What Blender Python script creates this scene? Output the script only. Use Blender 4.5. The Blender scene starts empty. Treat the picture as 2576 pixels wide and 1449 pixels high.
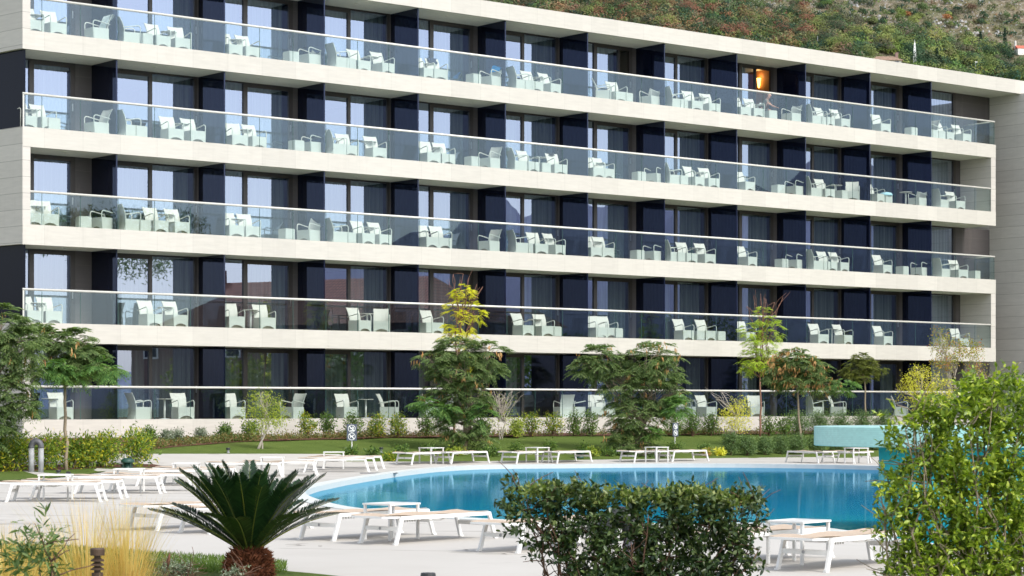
import bpy, bmesh, math, random
import numpy as np
from mathutils import Vector, Matrix
from mathutils.geometry import delaunay_2d_cdt
random.seed(7); RNG = np.random.default_rng(7)
R = math.radians
S = bpy.context.scene
COL = S.collection
# ---------------------------------------------------------------- survey of the place (metres)
F, CX, HY = 5535.0, 1288.0, 1021.5          # focal length / principal point used to survey the site
P0 = np.array([-6.895, 81.9]); U = np.array([.7733, .6339]); N = np.array([-.6339, .7733])
ANG = math.atan2(.6339, .7733)
def at(x, y, Y):
    return Vector(((x-CX)/F*Y, Y, (HY-y)/F*Y))
TT = ([0, 2, 6, 8, 10, 10.6, 5000], [-1.1, -1.15, -1.55, -1.78, -1.97, -2, -2])
def tdist(X, Y):
    return .6339*X - .7733*Y + 67.70
def terr(X, Y):
    return float(np.interp(tdist(X, Y), TT[0], TT[1]))
def gp(x, y):                                # where a survey sight line meets the ground
    q = (x-CX)/F; a, b = 8.0, 300.0
    g = lambda Y: (HY-y)/F*Y - terr(q*Y, Y)
    Ys = np.linspace(8, 140, 700); prev = None
    for Y in Ys:
        v = g(Y)
        if v < 0:
            lo, hi = (prev or 8), Y
            for _ in range(30):
                m = (lo+hi)/2
                if g(m) > 0: lo = m
                else: hi = m
            return Vector((q*hi, hi, terr(q*hi, hi)))
        prev = Y
    return Vector((q*140, 140, terr(q*140, 140)))
def sfac(x, d=0.0):                          # distance along the facade of a sight line at depth d behind the front plane
    q = (x-CX)/F; Y = (d+67.70)/(.7733-.6339*q)
    return float(U @ (np.array([q*Y, Y])-P0))
def fw(s, d, z=0):                           # facade coordinates to world
    p = P0+U*s+N*d
    return Vector((p[0], p[1], z))
# ---------------------------------------------------------------- object helpers
def tag(o, label=None, cat=None, group=None, kind=None):
    if label: o['label'] = label
    if cat: o['category'] = cat
    if group: o['group'] = group
    if kind: o['kind'] = kind
    return o
def empty(name, loc=(0, 0, 0), rz=0, label=None, cat=None, group=None):
    o = bpy.data.objects.new(name, None); COL.objects.link(o)
    o.location = loc; o.rotation_euler = (0, 0, rz); o.empty_display_size = .2
    return tag(o, label, cat, group)
def link(name, me, mat=None, parent=None, loc=None, rz=None):
    o = bpy.data.objects.new(name, me); COL.objects.link(o)
    if mat is not None and not me.materials: me.materials.append(mat)
    if parent: o.parent = parent
    if loc is not None: o.location = loc
    if rz is not None: o.rotation_euler = (0, 0, rz)
    return o
def copy_tree(o, parent=None):
    c = o.copy(); COL.objects.link(c); c.parent = parent
    for ch in o.children: copy_tree(ch, c)
    return c
def arr_mesh(name, V, Q, k=4, smooth=False):
    V = np.asarray(V, dtype=np.float32).reshape(-1, 3); Q = np.asarray(Q, dtype=np.int32).reshape(-1, k)
    me = bpy.data.meshes.new(name)
    me.vertices.add(len(V)); me.vertices.foreach_set('co', V.ravel())
    me.loops.add(Q.size); me.loops.foreach_set('vertex_index', Q.ravel())
    me.polygons.add(len(Q)); me.polygons.foreach_set('loop_start', np.arange(0, Q.size, k, dtype=np.int32))
    me.polygons.foreach_set('loop_total', np.full(len(Q), k, dtype=np.int32))
    if smooth: me.polygons.foreach_set('use_smooth', np.ones(len(Q), dtype=bool))
    me.update(calc_edges=True); me.validate()
    return me
class MB:
    def __init__(s): s.v = []; s.f = []
    def add(s, vs, fs):
        b = len(s.v); s.v += [tuple(v) for v in vs]; s.f += [tuple(i+b for i in f) for f in fs]; return s
    def box(s, x0, x1, y0, y1, z0, z1):
        v = [(x0, y0, z0), (x1, y0, z0), (x1, y1, z0), (x0, y1, z0), (x0, y0, z1), (x1, y0, z1), (x1, y1, z1), (x0, y1, z1)]
        return s.add(v, [(0, 3, 2, 1), (4, 5, 6, 7), (0, 1, 5, 4), (1, 2, 6, 5), (2, 3, 7, 6), (3, 0, 4, 7)])
    def prism(s, poly, z0, z1):
        n = len(poly)
        return s.add([(p[0], p[1], z0) for p in poly]+[(p[0], p[1], z1) for p in poly],
                     [tuple(range(n))[::-1], tuple(range(n, 2*n))]+[(i, (i+1) % n, (i+1) % n+n, i+n) for i in range(n)])
    def extr(s, prof, y0, y1):               # profile in x,z extruded along y
        n = len(prof)
        return s.add([(p[0], y0, p[1]) for p in prof]+[(p[0], y1, p[1]) for p in prof],
                     [tuple(range(n)), tuple(range(n, 2*n))[::-1]]+[(i, i+n, (i+1) % n+n, (i+1) % n) for i in range(n)])
    def tube(s, pts, rad, n=8, cap=True):
        pts = [Vector(p) for p in pts]
        if not hasattr(rad, '__len__'): rad = [rad]*len(pts)
        rings = []; base = len(s.v); up = None
        for i, p in enumerate(pts):
            d = (pts[min(i+1, len(pts)-1)]-pts[max(i-1, 0)])
            if d.length < 1e-9: d = Vector((0, 0, 1))
            d.normalize()
            if up is None:
                up = Vector((0, 0, 1)) if abs(d.z) < .9 else Vector((1, 0, 0))
            a = d.cross(up)
            if a.length < 1e-5: a = d.orthogonal()
            a.normalize(); b = a.cross(d); up = b
            for k in range(n):
                t = 2*math.pi*k/n
                s.v.append(tuple(p+(a*math.cos(t)+b*math.sin(t))*rad[i]))
        for i in range(len(pts)-1):
            for k in range(n):
                k2 = (k+1) % n
                s.f.append((base+i*n+k, base+(i+1)*n+k, base+(i+1)*n+k2, base+i*n+k2))
        if cap:
            s.f.append(tuple(base+k for k in range(n))); s.f.append(tuple(base+(len(pts)-1)*n+k for k in range(n))[::-1])
        return s
    def lathe(s, prof, n=24, c=(0, 0)):
        base = len(s.v)
        for r, z in prof:
            for k in range(n):
                t = 2*math.pi*k/n; s.v.append((c[0]+r*math.cos(t), c[1]+r*math.sin(t), z))
        for i in range(len(prof)-1):
            for k in range(n):
                k2 = (k+1) % n; s.f.append((base+i*n+k, base+i*n+k2, base+(i+1)*n+k2, base+(i+1)*n+k))
        s.f.append(tuple(base+k for k in range(n))[::-1]); s.f.append(tuple(base+(len(prof)-1)*n+k for k in range(n)))
        return s
    def beam(s, a, b, w, h):                  # rectangular bar from a to b
        a, b = Vector(a), Vector(b); d = (b-a).normalized()
        up = Vector((0, 0, 1)) if abs(d.z) < .95 else Vector((1, 0, 0))
        x = d.cross(up).normalized(); y = x.cross(d)
        v = [p+x*i*w/2+y*j*h/2 for p in (a, b) for i, j in ((-1, -1), (1, -1), (1, 1), (-1, 1))]
        return s.add(v, [(0, 1, 2, 3), (7, 6, 5, 4), (0, 4, 5, 1), (1, 5, 6, 2), (2, 6, 7, 3), (3, 7, 4, 0)])
    def mesh(s, name, mat=None, bevel=0, smooth=False):
        me = bpy.data.meshes.new(name); me.from_pydata(s.v, [], s.f)
        bm = bmesh.new(); bm.from_mesh(me); bmesh.ops.recalc_face_normals(bm, faces=bm.faces)
        if bevel: bmesh.ops.bevel(bm, geom=bm.edges[:], offset=bevel, segments=2, affect='EDGES', clamp_overlap=True)
        bm.to_mesh(me); bm.free()
        if smooth: me.polygons.foreach_set('use_smooth', [True]*len(me.polygons))
        if mat: me.materials.append(mat)
        return me
    def build(s, name, mat=None, parent=None, bevel=0, smooth=False, loc=None, rz=None):
        return link(name, s.mesh(name, mat, bevel, smooth), None, parent, loc, rz)
# ---------------------------------------------------------------- materials
class NT:
    def __init__(s, name):
        s.m = bpy.data.materials.new(name); s.m.use_nodes = True; s.t = s.m.node_tree; s.t.nodes.clear()
        s.out = s.n('ShaderNodeOutputMaterial')
    def n(s, kind, ins=None, **props):
        nd = s.t.nodes.new(kind)
        for k, v in props.items(): setattr(nd, k, v)
        for k, v in (ins or {}).items(): s.i(nd, k, v)
        return nd
    def i(s, nd, k, v):
        sock = nd.inputs[k]
        if isinstance(v, bpy.types.NodeSocket): s.t.links.new(v, sock)
        elif isinstance(v, bpy.types.Node): s.t.links.new(v.outputs[0], sock)
        else: sock.default_value = v
    def math(s, op, a, b=0.0, c=0.0):
        return s.n('ShaderNodeMath', {0: a, 1: b, 2: c}, operation=op).outputs[0]
    def mix(s, f, a, b, mode='MIX'):
        nd = s.n('ShaderNodeMix', data_type='RGBA', blend_type=mode)
        s.i(nd, 'Factor', f); s.i(nd, 6, a); s.i(nd, 7, b); return nd.outputs[2]
    def noise(s, scale, vec=None, detail=4, rough=.55):
        nd = s.n('ShaderNodeTexNoise', {'Scale': scale, 'Detail': detail, 'Roughness': rough})
        if vec is not None: s.i(nd, 'Vector', vec)
        return nd.outputs['Fac']
    def ramp(s, f, stops):
        nd = s.n('ShaderNodeValToRGB'); s.i(nd, 0, f); e = nd.color_ramp.elements
        while len(e) < len(stops): e.new(.5)
        for el, (p, c) in zip(e, stops): el.position = p; el.color = c if len(c) == 4 else (*c, 1)
        return nd.outputs[0]
    def fin(s, sh): s.i(s.out, 'Surface', sh); return s.m
def c4(c): return (*c, 1) if len(c) == 3 else c
def simple(name, col, rough=.5, metal=0, spec=.5, var=.12, scale=6, bump=0, bscale=60, coat=0):
    t = NT(name); oc = t.n('ShaderNodeTexCoord').outputs['Object']
    f = t.noise(scale, oc)
    lo = tuple(max(0, c*(1-var)) for c in col[:3]); hi = tuple(min(1, c*(1+var)) for c in col[:3])
    cc = t.ramp(f, [(.3, lo), (.7, hi)])
    p = t.n('ShaderNodeBsdfPrincipled', {'Base Color': cc, 'Roughness': rough, 'Metallic': metal, 'Specular IOR Level': spec, 'Coat Weight': coat})
    if bump:
        b = t.n('ShaderNodeBump', {'Strength': bump, 'Distance': .01}); t.i(b, 'Height', t.noise(bscale, oc)); t.i(p, 'Normal', b)
    return t.fin(p)
def stone(name, col, sx=None, ox=0, sz=None, oz=0, joint=.45, rough=.55, w=.012, sy=None):
    t = NT(name); oc = t.n('ShaderNodeTexCoord').outputs['Object']; xyz = t.n('ShaderNodeSeparateXYZ', {0: oc})
    st = t.n('ShaderNodeMapping', {'Vector': oc, 'Scale': (1.2, 1.2, 9)})
    f = t.noise(1.2, st.outputs[0], 6, .6)
    base = t.ramp(f, [(.3, tuple(c*.93 for c in col)), (.7, tuple(min(1, c*1.05) for c in col))])
    # tone of each slab
    sm_ = t.noise(1.0, t.n('ShaderNodeMapping', {'Vector': oc, 'Scale': (2.6, 2.6, .25)}).outputs[0], 4, .6)
    base = t.mix(t.math('MULTIPLY', t.math('GREATER_THAN', sm_, .58), .05), base, (.35, .32, .27, 1))
    cells = t.n('ShaderNodeCombineXYZ')
    if sx: t.i(cells, 0, t.math('FLOOR', t.math('DIVIDE', t.math('SUBTRACT', xyz.outputs[0], ox), sx)))
    if sz: t.i(cells, 1, t.math('FLOOR', t.math('DIVIDE', t.math('SUBTRACT', xyz.outputs[2], oz), sz)))
    if sy: t.i(cells, 2, t.math('FLOOR', t.math('DIVIDE', xyz.outputs[1], sy)))
    wn = t.n('ShaderNodeTexWhiteNoise', {'Vector': cells.outputs[0]}, noise_dimensions='3D')
    tone = t.math('MULTIPLY_ADD', wn.outputs['Value'], .10, .90)
    base = t.mix(1.0, base, t.n('ShaderNodeCombineColor', {0: tone, 1: tone, 2: tone}).outputs[0], 'MULTIPLY')
    m = None
    for ax, (sp, o) in enumerate(((sx, ox), (sy, 0), (sz, oz))):
        if not sp: continue
        fr = t.math('FRACT', t.math('DIVIDE', t.math('SUBTRACT', xyz.outputs[ax], o), sp))
        g = t.math('LESS_THAN', fr, w/sp)
        m = g if m is None else t.math('MAXIMUM', m, g)
    if m is not None: base = t.mix(t.math('MULTIPLY', m, 1-joint), base, (.18, .17, .15, 1))
    p = t.n('ShaderNodeBsdfPrincipled', {'Base Color': base, 'Roughness': rough, 'Specular IOR Level': .3})
    return t.fin(p)
def leafmat(name, cols, trans=.3, rough=.5, spec=.3, gain=1.45):
    cols = [tuple(min(.72, c*gain) for c in cc_) for cc_ in cols]; t = NT(name); g = t.n('ShaderNodeNewGeometry')
    oc = t.n('ShaderNodeTexCoord').outputs['Object']
    f = t.math('ADD', t.math('MULTIPLY', g.outputs['Random Per Island'], .65), t.math('MULTIPLY', t.noise(2.2, oc, 3), .45))
    k = len(cols); cc = t.ramp(f, [(.12+.76*i/(k-1), c) for i, c in enumerate(cols)])
    p = t.n('ShaderNodeBsdfPrincipled', {'Base Color': cc, 'Roughness': rough, 'Specular IOR Level': spec})
    tr = t.n('ShaderNodeBsdfTranslucent', {'Color': t.mix(1.0, cc, (1.5, 1.7, .6, 1), 'MULTIPLY')})
    mx = t.n('ShaderNodeMixShader', {0: trans, 1: p.outputs[0], 2: tr.outputs[0]})
    return t.fin(mx)
def thinglass(name, tint, refl, rcol=(1, 1, 1), rough=0.0, wob=0.0):
    t = NT(name)
    tr = t.n('ShaderNodeBsdfTransparent', {'Color': c4(tint)}); gl = t.n('ShaderNodeBsdfGlossy', {'Color': c4(rcol), 'Roughness': rough})
    if wob:
        oc = t.n('ShaderNodeTexCoord').outputs['Object']
        b = t.n('ShaderNodeBump', {'Strength': wob, 'Distance': .02}); t.i(b, 'Height', t.noise(.9, oc, 2)); t.i(gl, 'Normal', b)
    fc = t.n('ShaderNodeLayerWeight', {'Blend': .5}).outputs['Facing']
    f = t.math('ADD', t.math('MULTIPLY_ADD', t.math('POWER', fc, 5.0), .8, .03), refl)
    return t.fin(t.n('ShaderNodeMixShader', {0: f, 1: tr.outputs[0], 2: gl.outputs[0]}))
def emit(name, col, st):
    t = NT(name); return t.fin(t.n('ShaderNodeEmission', {'Color': c4(col), 'Strength': st}))
SP = 4.36/3
M = {}
M['fascia'] = stone('cream_stone_cladding', (.60, .575, .52), sx=SP, ox=sfac(303), joint=.72, w=.012)
M['wallstone'] = stone('cream_stone_courses', (.60, .57, .525), sz=.555, oz=.1, joint=.35, w=.016)
M['wingstone'] = stone('grey_stone_courses', (.60, .58, .54), sz=.555, oz=.1, joint=.35, w=.016)
M['darkstone'] = stone('dark_stone_panels', (.10, .09, .09), sz=.83, oz=.4, joint=.6, w=.015)
M['soffit'] = simple('painted_soffit', (.74, .74, .66), .7, var=.04)
M['floor'] = simple('balcony_tiles', (.66, .63, .57), .6)
def navy():
    t = NT('navy_glass_panel')
    return t.fin(t.n('ShaderNodeBsdfPrincipled', {'Base Color': (.004, .006, .018, 1), 'Roughness': .04, 'Specular IOR Level': .65, 'Specular Tint': (.52, .62, 1.0, 1)}))
M['divider'] = navy()
M['endglass'] = simple('dark_end_glass', (.005, .007, .018), .12, spec=.08, var=.05)
M['frame'] = simple('bronze_aluminium', (.045, .038, .036), .35, var=.08)
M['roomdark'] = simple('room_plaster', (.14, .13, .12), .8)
M['roomwarm'] = simple('room_warm_tone', (.35, .16, .06), .6)
M['pane'] = thinglass('window_glass', (.62, .68, .68), .36, (.60, .70, .95), wob=.012)
M['bal'] = thinglass('balustrade_glass', (.935, .975, .968), .024, (.64, .80, .97))
M['seam'] = simple('glass_edge', (.04, .10, .09), .2)
M['rail'] = simple('satin_white_metal', (.70, .69, .64), .35, var=.03)
M['wicker'] = simple('white_weave', (.57, .57, .52), .6, var=.06, scale=30, bump=.4, bscale=120)
M['archdark'] = simple('weave_underside', (.32, .29, .22), .7)
M['white'] = simple('white_powdercoat', (.74, .74, .72), .4, var=.03)
M['sling'] = simple('beige_mesh_fabric', (.50, .395, .30), .8, var=.07, scale=40, bump=.3, bscale=300)
M['lampglass'] = simple('downlight_glass', (.8, .78, .7), .3)
M['steel'] = simple('steel', (.5, .5, .5), .3, metal=1)
def curtain_mat():
    t = NT('sheer_curtain'); oc = t.n('ShaderNodeTexCoord').outputs['Object']; x = t.n('ShaderNodeSeparateXYZ', {0: oc}).outputs[0]
    f = t.noise(7, t.n('ShaderNodeCombineXYZ', {0: x}).outputs[0], 3)
    cc = t.ramp(f, [(.3, (.16, .19, .18)), (.7, (.48, .53, .50))])
    return t.fin(t.n('ShaderNodeBsdfPrincipled', {'Base Color': cc, 'Roughness': .9}))
M['curtain'] = curtain_mat()
# foliage
M['silk'] = leafmat('silk_tree_leaves', [(.024, .05, .020), (.055, .092, .032), (.10, .14, .050), (.15, .19, .08)], .3, gain=1.7)
M['silkbright'] = leafmat('silk_tree_new_leaves', [(.04, .10, .03), (.08, .16, .05), (.14, .22, .06)], .35)
M['silkolive'] = leafmat('silk_tree_olive_leaves', [(.04, .06, .02), (.09, .11, .025), (.17, .18, .035)], .3)
M['yellow'] = leafmat('locust_yellow_leaves', [(.38, .30, .02), (.60, .48, .03), (.72, .60, .06)], .35)
M['lime'] = leafmat('locust_lime_leaves', [(.14, .22, .03), (.28, .36, .05), (.42, .46, .07)], .35)
M['pods'] = leafmat('dry_seed_pods', [(.34, .17, .06), (.46, .25, .10), (.52, .32, .14)], .2, gain=1.2)
M['croton'] = leafmat('variegated_leaves', [(.03, .07, .02), (.09, .17, .03), (.20, .30, .04), (.30, .36, .04), (.60, .48, .03)], .3, gain=.95)
M['bush'] = leafmat('bush_leaves', [(.025, .05, .015), (.06, .11, .025), (.13, .19, .035)], .25)
M['bushlight'] = leafmat('yellow_green_bush_leaves', [(.08, .12, .02), (.20, .25, .04), (.34, .36, .05)], .3)
M['bushyellow'] = leafmat('yellow_bush_leaves', [(.25, .24, .03), (.50, .45, .05), (.65, .55, .08)], .3)
M['greyleaf'] = leafmat('grey_green_leaves', [(.06, .08, .05), (.13, .16, .11), (.24, .27, .20)], .15)
M['autumn'] = leafmat('autumn_leaves', [(.09, .12, .02), (.20, .22, .04), (.30, .27, .06), (.32, .10, .05)], .3)
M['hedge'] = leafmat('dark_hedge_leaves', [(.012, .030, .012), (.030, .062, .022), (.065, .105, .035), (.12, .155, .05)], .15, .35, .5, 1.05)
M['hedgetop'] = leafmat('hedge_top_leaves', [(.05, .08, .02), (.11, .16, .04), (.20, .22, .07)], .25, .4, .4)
M['pome'] = leafmat('bright_shrub_leaves', [(.028, .055, .010), (.095, .15, .018), (.20, .27, .03), (.38, .42, .07)], .3, .35, .5)
M['cycad'] = leafmat('cycad_leaflets', [(.005, .018, .007), (.010, .034, .011), (.026, .065, .018)], .08, .28, .5, 1.0)
M['straw'] = leafmat('feather_grass', [(.26, .17, .05), (.46, .31, .11), (.58, .44, .20)], .3, .6)
M['grassblade'] = leafmat('grass_blades', [(.035, .07, .012), (.07, .12, .02), (.13, .18, .04)], .3, gain=1.2)
M['cover'] = leafmat('ground_cover_leaves', [(.035, .06, .018), (.07, .10, .025), (.13, .13, .04), (.19, .10, .05)], .2)
M['rosemary'] = leafmat('soft_green_leaves', [(.03, .06, .02), (.07, .12, .04), (.13, .19, .07)], .2)
M['bark'] = simple('grey_brown_bark', (.30, .24, .17), .85, var=.25, scale=20, bump=.6, bscale=50)
M['redbark'] = simple('reddish_bark', (.26, .13, .09), .8, var=.2, scale=20)
M['palebark'] = simple('pale_twigs', (.50, .44, .38), .8, var=.15, scale=20)
M['darkstem'] = simple('hedge_stems', (.13, .07, .045), .8, var=.2, scale=20)
M['fibre'] = simple('cycad_fibre', (.16, .05, .018), .9, var=.4, scale=30, bump=1, bscale=80)
M['mulch'] = simple('bark_mulch', (.12, .05, .03), .95, var=.4, scale=14, bump=1, bscale=40)
M['pipe'] = simple('weathered_grey_pipe', (.32, .33, .34), .6, var=.25, scale=5)
M['elbow'] = simple('dark_grey_plastic', (.10, .10, .115), .5, var=.1)
M['blackpl'] = simple('charcoal_plastic', (.025, .027, .03), .45, var=.2)
M['greenpl'] = simple('dark_green_plastic', (.018, .065, .05), .5, var=.2)
M['rust'] = simple('brown_metal', (.06, .035, .02), .6, var=.4, scale=12)
M['slate'] = simple('slate_sign', (.085, .105, .15), .5, var=.06)
M['signwhite'] = simple('sign_white', (.85, .87, .86), .5, var=.02)
M['rock'] = simple('limestone', (.38, .375, .365), .9, var=.25, scale=4, bump=.6, bscale=8)
# ground materials
def deck_mat():
    t = NT('poured_stone_deck'); oc = t.n('ShaderNodeTexCoord').outputs['Object']
    f = t.noise(.35, oc, 6, .6); g = t.noise(6, oc, 4)
    base = t.ramp(f, [(.3, (.455, .435, .40)), (.7, (.515, .495, .46))])
    base = t.mix(t.math('MULTIPLY', g, .10), base, (.5, .48, .45, 1))
    # damp trails and hairline cracks that wander across the slab
    mp = t.n('ShaderNodeMapping', {'Vector': oc, 'Scale': (.10, .42, 1), 'Rotation': (0, 0, .25)})
    w = t.noise(1.0, mp.outputs[0], 5, .5)
    crack = t.math('LESS_THAN', t.math('ABSOLUTE', t.math('SUBTRACT', w, .5)), .009)
    msk = t.math('GREATER_THAN', t.noise(.22, oc, 2), .50)
    base = t.mix(t.math('MULTIPLY', t.math('MULTIPLY', crack, msk), .6), base, (.30, .28, .25, 1))
    # paving joints
    xyz = t.n('ShaderNodeSeparateXYZ', {0: t.n('ShaderNodeMapping', {'Vector': oc, 'Rotation': (0, 0, .35)}).outputs[0]})
    j = None
    for ax in (0, 1):
        fr = t.math('FRACT', t.math('DIVIDE', xyz.outputs[ax], 3.2)); g2 = t.math('LESS_THAN', fr, .004)
        j = g2 if j is None else t.math('MAXIMUM', j, g2)
    base = t.mix(t.math('MULTIPLY', j, .35), base, (.4, .38, .35, 1))
    p = t.n('ShaderNodeBsdfPrincipled', {'Base Color': base, 'Roughness': .75, 'Specular IOR Level': .25})
    b = t.n('ShaderNodeBump', {'Strength': .2, 'Distance': .004}); t.i(b, 'Height', t.noise(25, oc)); t.i(p, 'Normal', b)
    return t.fin(p)
M['deck'] = deck_mat()
M['coping'] = simple('white_coping', (.60, .63, .61), .55, var=.03)
def lawn_mat():
    t = NT('mown_lawn'); oc = t.n('ShaderNodeTexCoord').outputs['Object']
    a = t.noise(.5, oc, 5); b2 = t.noise(14, oc, 4, .7)
    cc = t.ramp(a, [(.3, (.105, .155, .033)), (.55, (.145, .20, .045)), (.75, (.20, .245, .065))])
    cc = t.mix(t.math('MULTIPLY', b2, .55), cc, (.03, .065, .012, 1))
    p = t.n('ShaderNodeBsdfPrincipled', {'Base Color': cc, 'Roughness': .9, 'Specular IOR Level': .1})
    b = t.n('ShaderNodeBump', {'Strength': 1, 'Distance': .05}); t.i(b, 'Height', t.noise(22, oc, 5, .7)); t.i(p, 'Normal', b)
    return t.fin(p)
M['lawn'] = lawn_mat()
M['ground'] = simple('dry_meadow', (.10, .12, .05), .95, var=.3, scale=.2, bump=.5, bscale=4)
def water_mat():
    t = NT('pool_water'); geo = t.n('ShaderNodeNewGeometry').outputs['Position']; xyz = t.n('ShaderNodeSeparateXYZ', {0: geo})
    # shallow near the front edge, deep in the middle, and a raised round shelf at the left
    y = t.n('ShaderNodeMapRange', {'Value': xyz.outputs[1], 'From Min': 37, 'From Max': 52}).outputs[0]
    cc = t.ramp(y, [(0, (.01, .46, .52)), (.35, (.001, .25, .40)), (1, (.0, .145, .31))])
    lf = t.n('ShaderNodeMapRange', {'Value': xyz.outputs[0], 'From Min': -3.6, 'From Max': .4}).outputs[0]
    cc = t.mix(t.math('MULTIPLY', t.math('SUBTRACT', 1.0, lf), .5), cc, (.02, .28, .42, 1))
    c = gp(931, 1245); dx = t.math('DIVIDE', t.math('SUBTRACT', xyz.outputs[0], c.x-.1), .95); dy = t.math('DIVIDE', t.math('SUBTRACT', xyz.outputs[1], c.y), 4.2)
    dd = t.math('ADD', t.math('MULTIPLY', dx, dx), t.math('MULTIPLY', dy, dy))
    sh = t.n('ShaderNodeMapRange', {'Value': dd, 'From Min': 1.0, 'From Max': .93}).outputs[0]
    cc = t.mix(t.math('MULTIPLY', sh, .55), cc, (.10, .42, .52, 1))
    cc = t.mix(t.math('MULTIPLY', t.noise(.5, geo, 4), .35), cc, (.0, .20, .42, 1))
    df = t.n('ShaderNodeBsdfDiffuse', {'Color': cc})
    mp = t.n('ShaderNodeMapping', {'Vector': geo, 'Scale': (1, 1, 1)})
    h = t.math('ADD', t.noise(5.5, mp.outputs[0], 3, .6), t.math('MULTIPLY', t.noise(1.1, mp.outputs[0], 2), 1.3))
    b = t.n('ShaderNodeBump', {'Strength': .16, 'Distance': .010}); t.i(b, 'Height', h)
    gl = t.n('ShaderNodeBsdfGlossy', {'Color': (.46, .76, .88, 1), 'Roughness': .02}); t.i(gl, 'Normal', b)
    fr = t.n('ShaderNodeFresnel', {'IOR': 1.33}); t.i(fr, 'Normal', b)
    f = t.math('MULTIPLY', fr, .74)
    return t.fin(t.n('ShaderNodeMixShader', {0: f, 1: df.outputs[0], 2: gl.outputs[0]}))
M['water'] = water_mat()
def mosaic(name, col):
    t = NT(name); oc = t.n('ShaderNodeTexCoord').outputs['Object']; xyz = t.n('ShaderNodeSeparateXYZ', {0: oc})
    an = t.math('MULTIPLY', t.math('ARCTAN2', xyz.outputs[1], xyz.outputs[0]), 40)
    cell = t.n('ShaderNodeCombineXYZ', {0: t.math('FLOOR', an), 1: t.math('FLOOR', t.math('MULTIPLY', xyz.outputs[2], 33))})
    wn = t.n('ShaderNodeTexWhiteNoise', {'Vector': cell.outputs[0]}).outputs['Value']
    cc = t.ramp(wn, [(0, tuple(c*.95 for c in col)), (1, tuple(min(1, c*1.04) for c in col))])
    g = t.math('LESS_THAN', t.math('FRACT', t.math('MULTIPLY', xyz.outputs[2], 33)), .18)
    cc = t.mix(t.math('MULTIPLY', g, .25), cc, (.2, .4, .4, 1))
    return t.fin(t.n('ShaderNodeBsdfPrincipled', {'Base Color': cc, 'Roughness': .35, 'Specular IOR Level': .4}))
M['mosaic'] = mosaic('pale_turquoise_mosaic', (.36, .63, .60))
M['mosaic2'] = mosaic('turquoise_mosaic', (.05, .56, .62))
# ---------------------------------------------------------------- world, sun, camera
SUN_EL, SUN_DIR = R(47), Vector((.72, -.69))
world = bpy.data.worlds.new('World'); S.world = world; world.use_nodes = True
wt = world.node_tree; bg = wt.nodes['Background']
sky = wt.nodes.new('ShaderNodeTexSky'); sky.sky_type = 'NISHITA'; sky.sun_disc = False
sky.sun_elevation = SUN_EL; sky.sun_rotation = math.atan2(SUN_DIR.x, SUN_DIR.y)
sky.air_density = 1.0; sky.dust_density = 2.0; sky.ozone_density = 1.5
hs = wt.nodes.new('ShaderNodeHueSaturation'); hs.inputs['Saturation'].default_value = .42; wt.links.new(sky.outputs[0], hs.inputs['Color']); wt.links.new(hs.outputs[0], bg.inputs[0]); bg.inputs[1].default_value = .15
sl = bpy.data.lights.new('sun', 'SUN'); sl.energy = 1.35; sl.angle = R(13); sl.color = (1, .95, .87)
so = bpy.data.objects.new('sun', sl); COL.objects.link(so)
sd = Vector((SUN_DIR.x*math.cos(SUN_EL), SUN_DIR.y*math.cos(SUN_EL), math.sin(SUN_EL))).normalized()
so.rotation_euler = sd.to_track_quat('Z', 'Y').to_euler(); so.location = (60, -60, 80)
cam = bpy.data.cameras.new('camera'); co = bpy.data.objects.new('camera', cam); COL.objects.link(co)
co.location = (0, 0, 0); co.rotation_euler = (R(90), 0, 0)
cam.sensor_width = 36; cam.lens = 36*F/2576; cam.shift_y = (HY-724.5)/2576; cam.clip_start = .5; cam.clip_end = 20000
cam.dof.use_dof = True; cam.dof.focus_distance = 42; cam.dof.aperture_fstop = 10
S.camera = co
S.view_settings.view_transform = 'Standard'; S.view_settings.look = 'None'; S.view_settings.exposure = 0.93; S.view_settings.gamma = 1
S.cycles.max_bounces = 8; S.cycles.transparent_max_bounces = 32; S.cycles.glossy_bounces = 5; S.cycles.diffuse_bounces = 3
S.cycles.caustics_reflective = False; S.cycles.caustics_refractive = False; S.cycles.sample_clamp_indirect = 6
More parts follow.
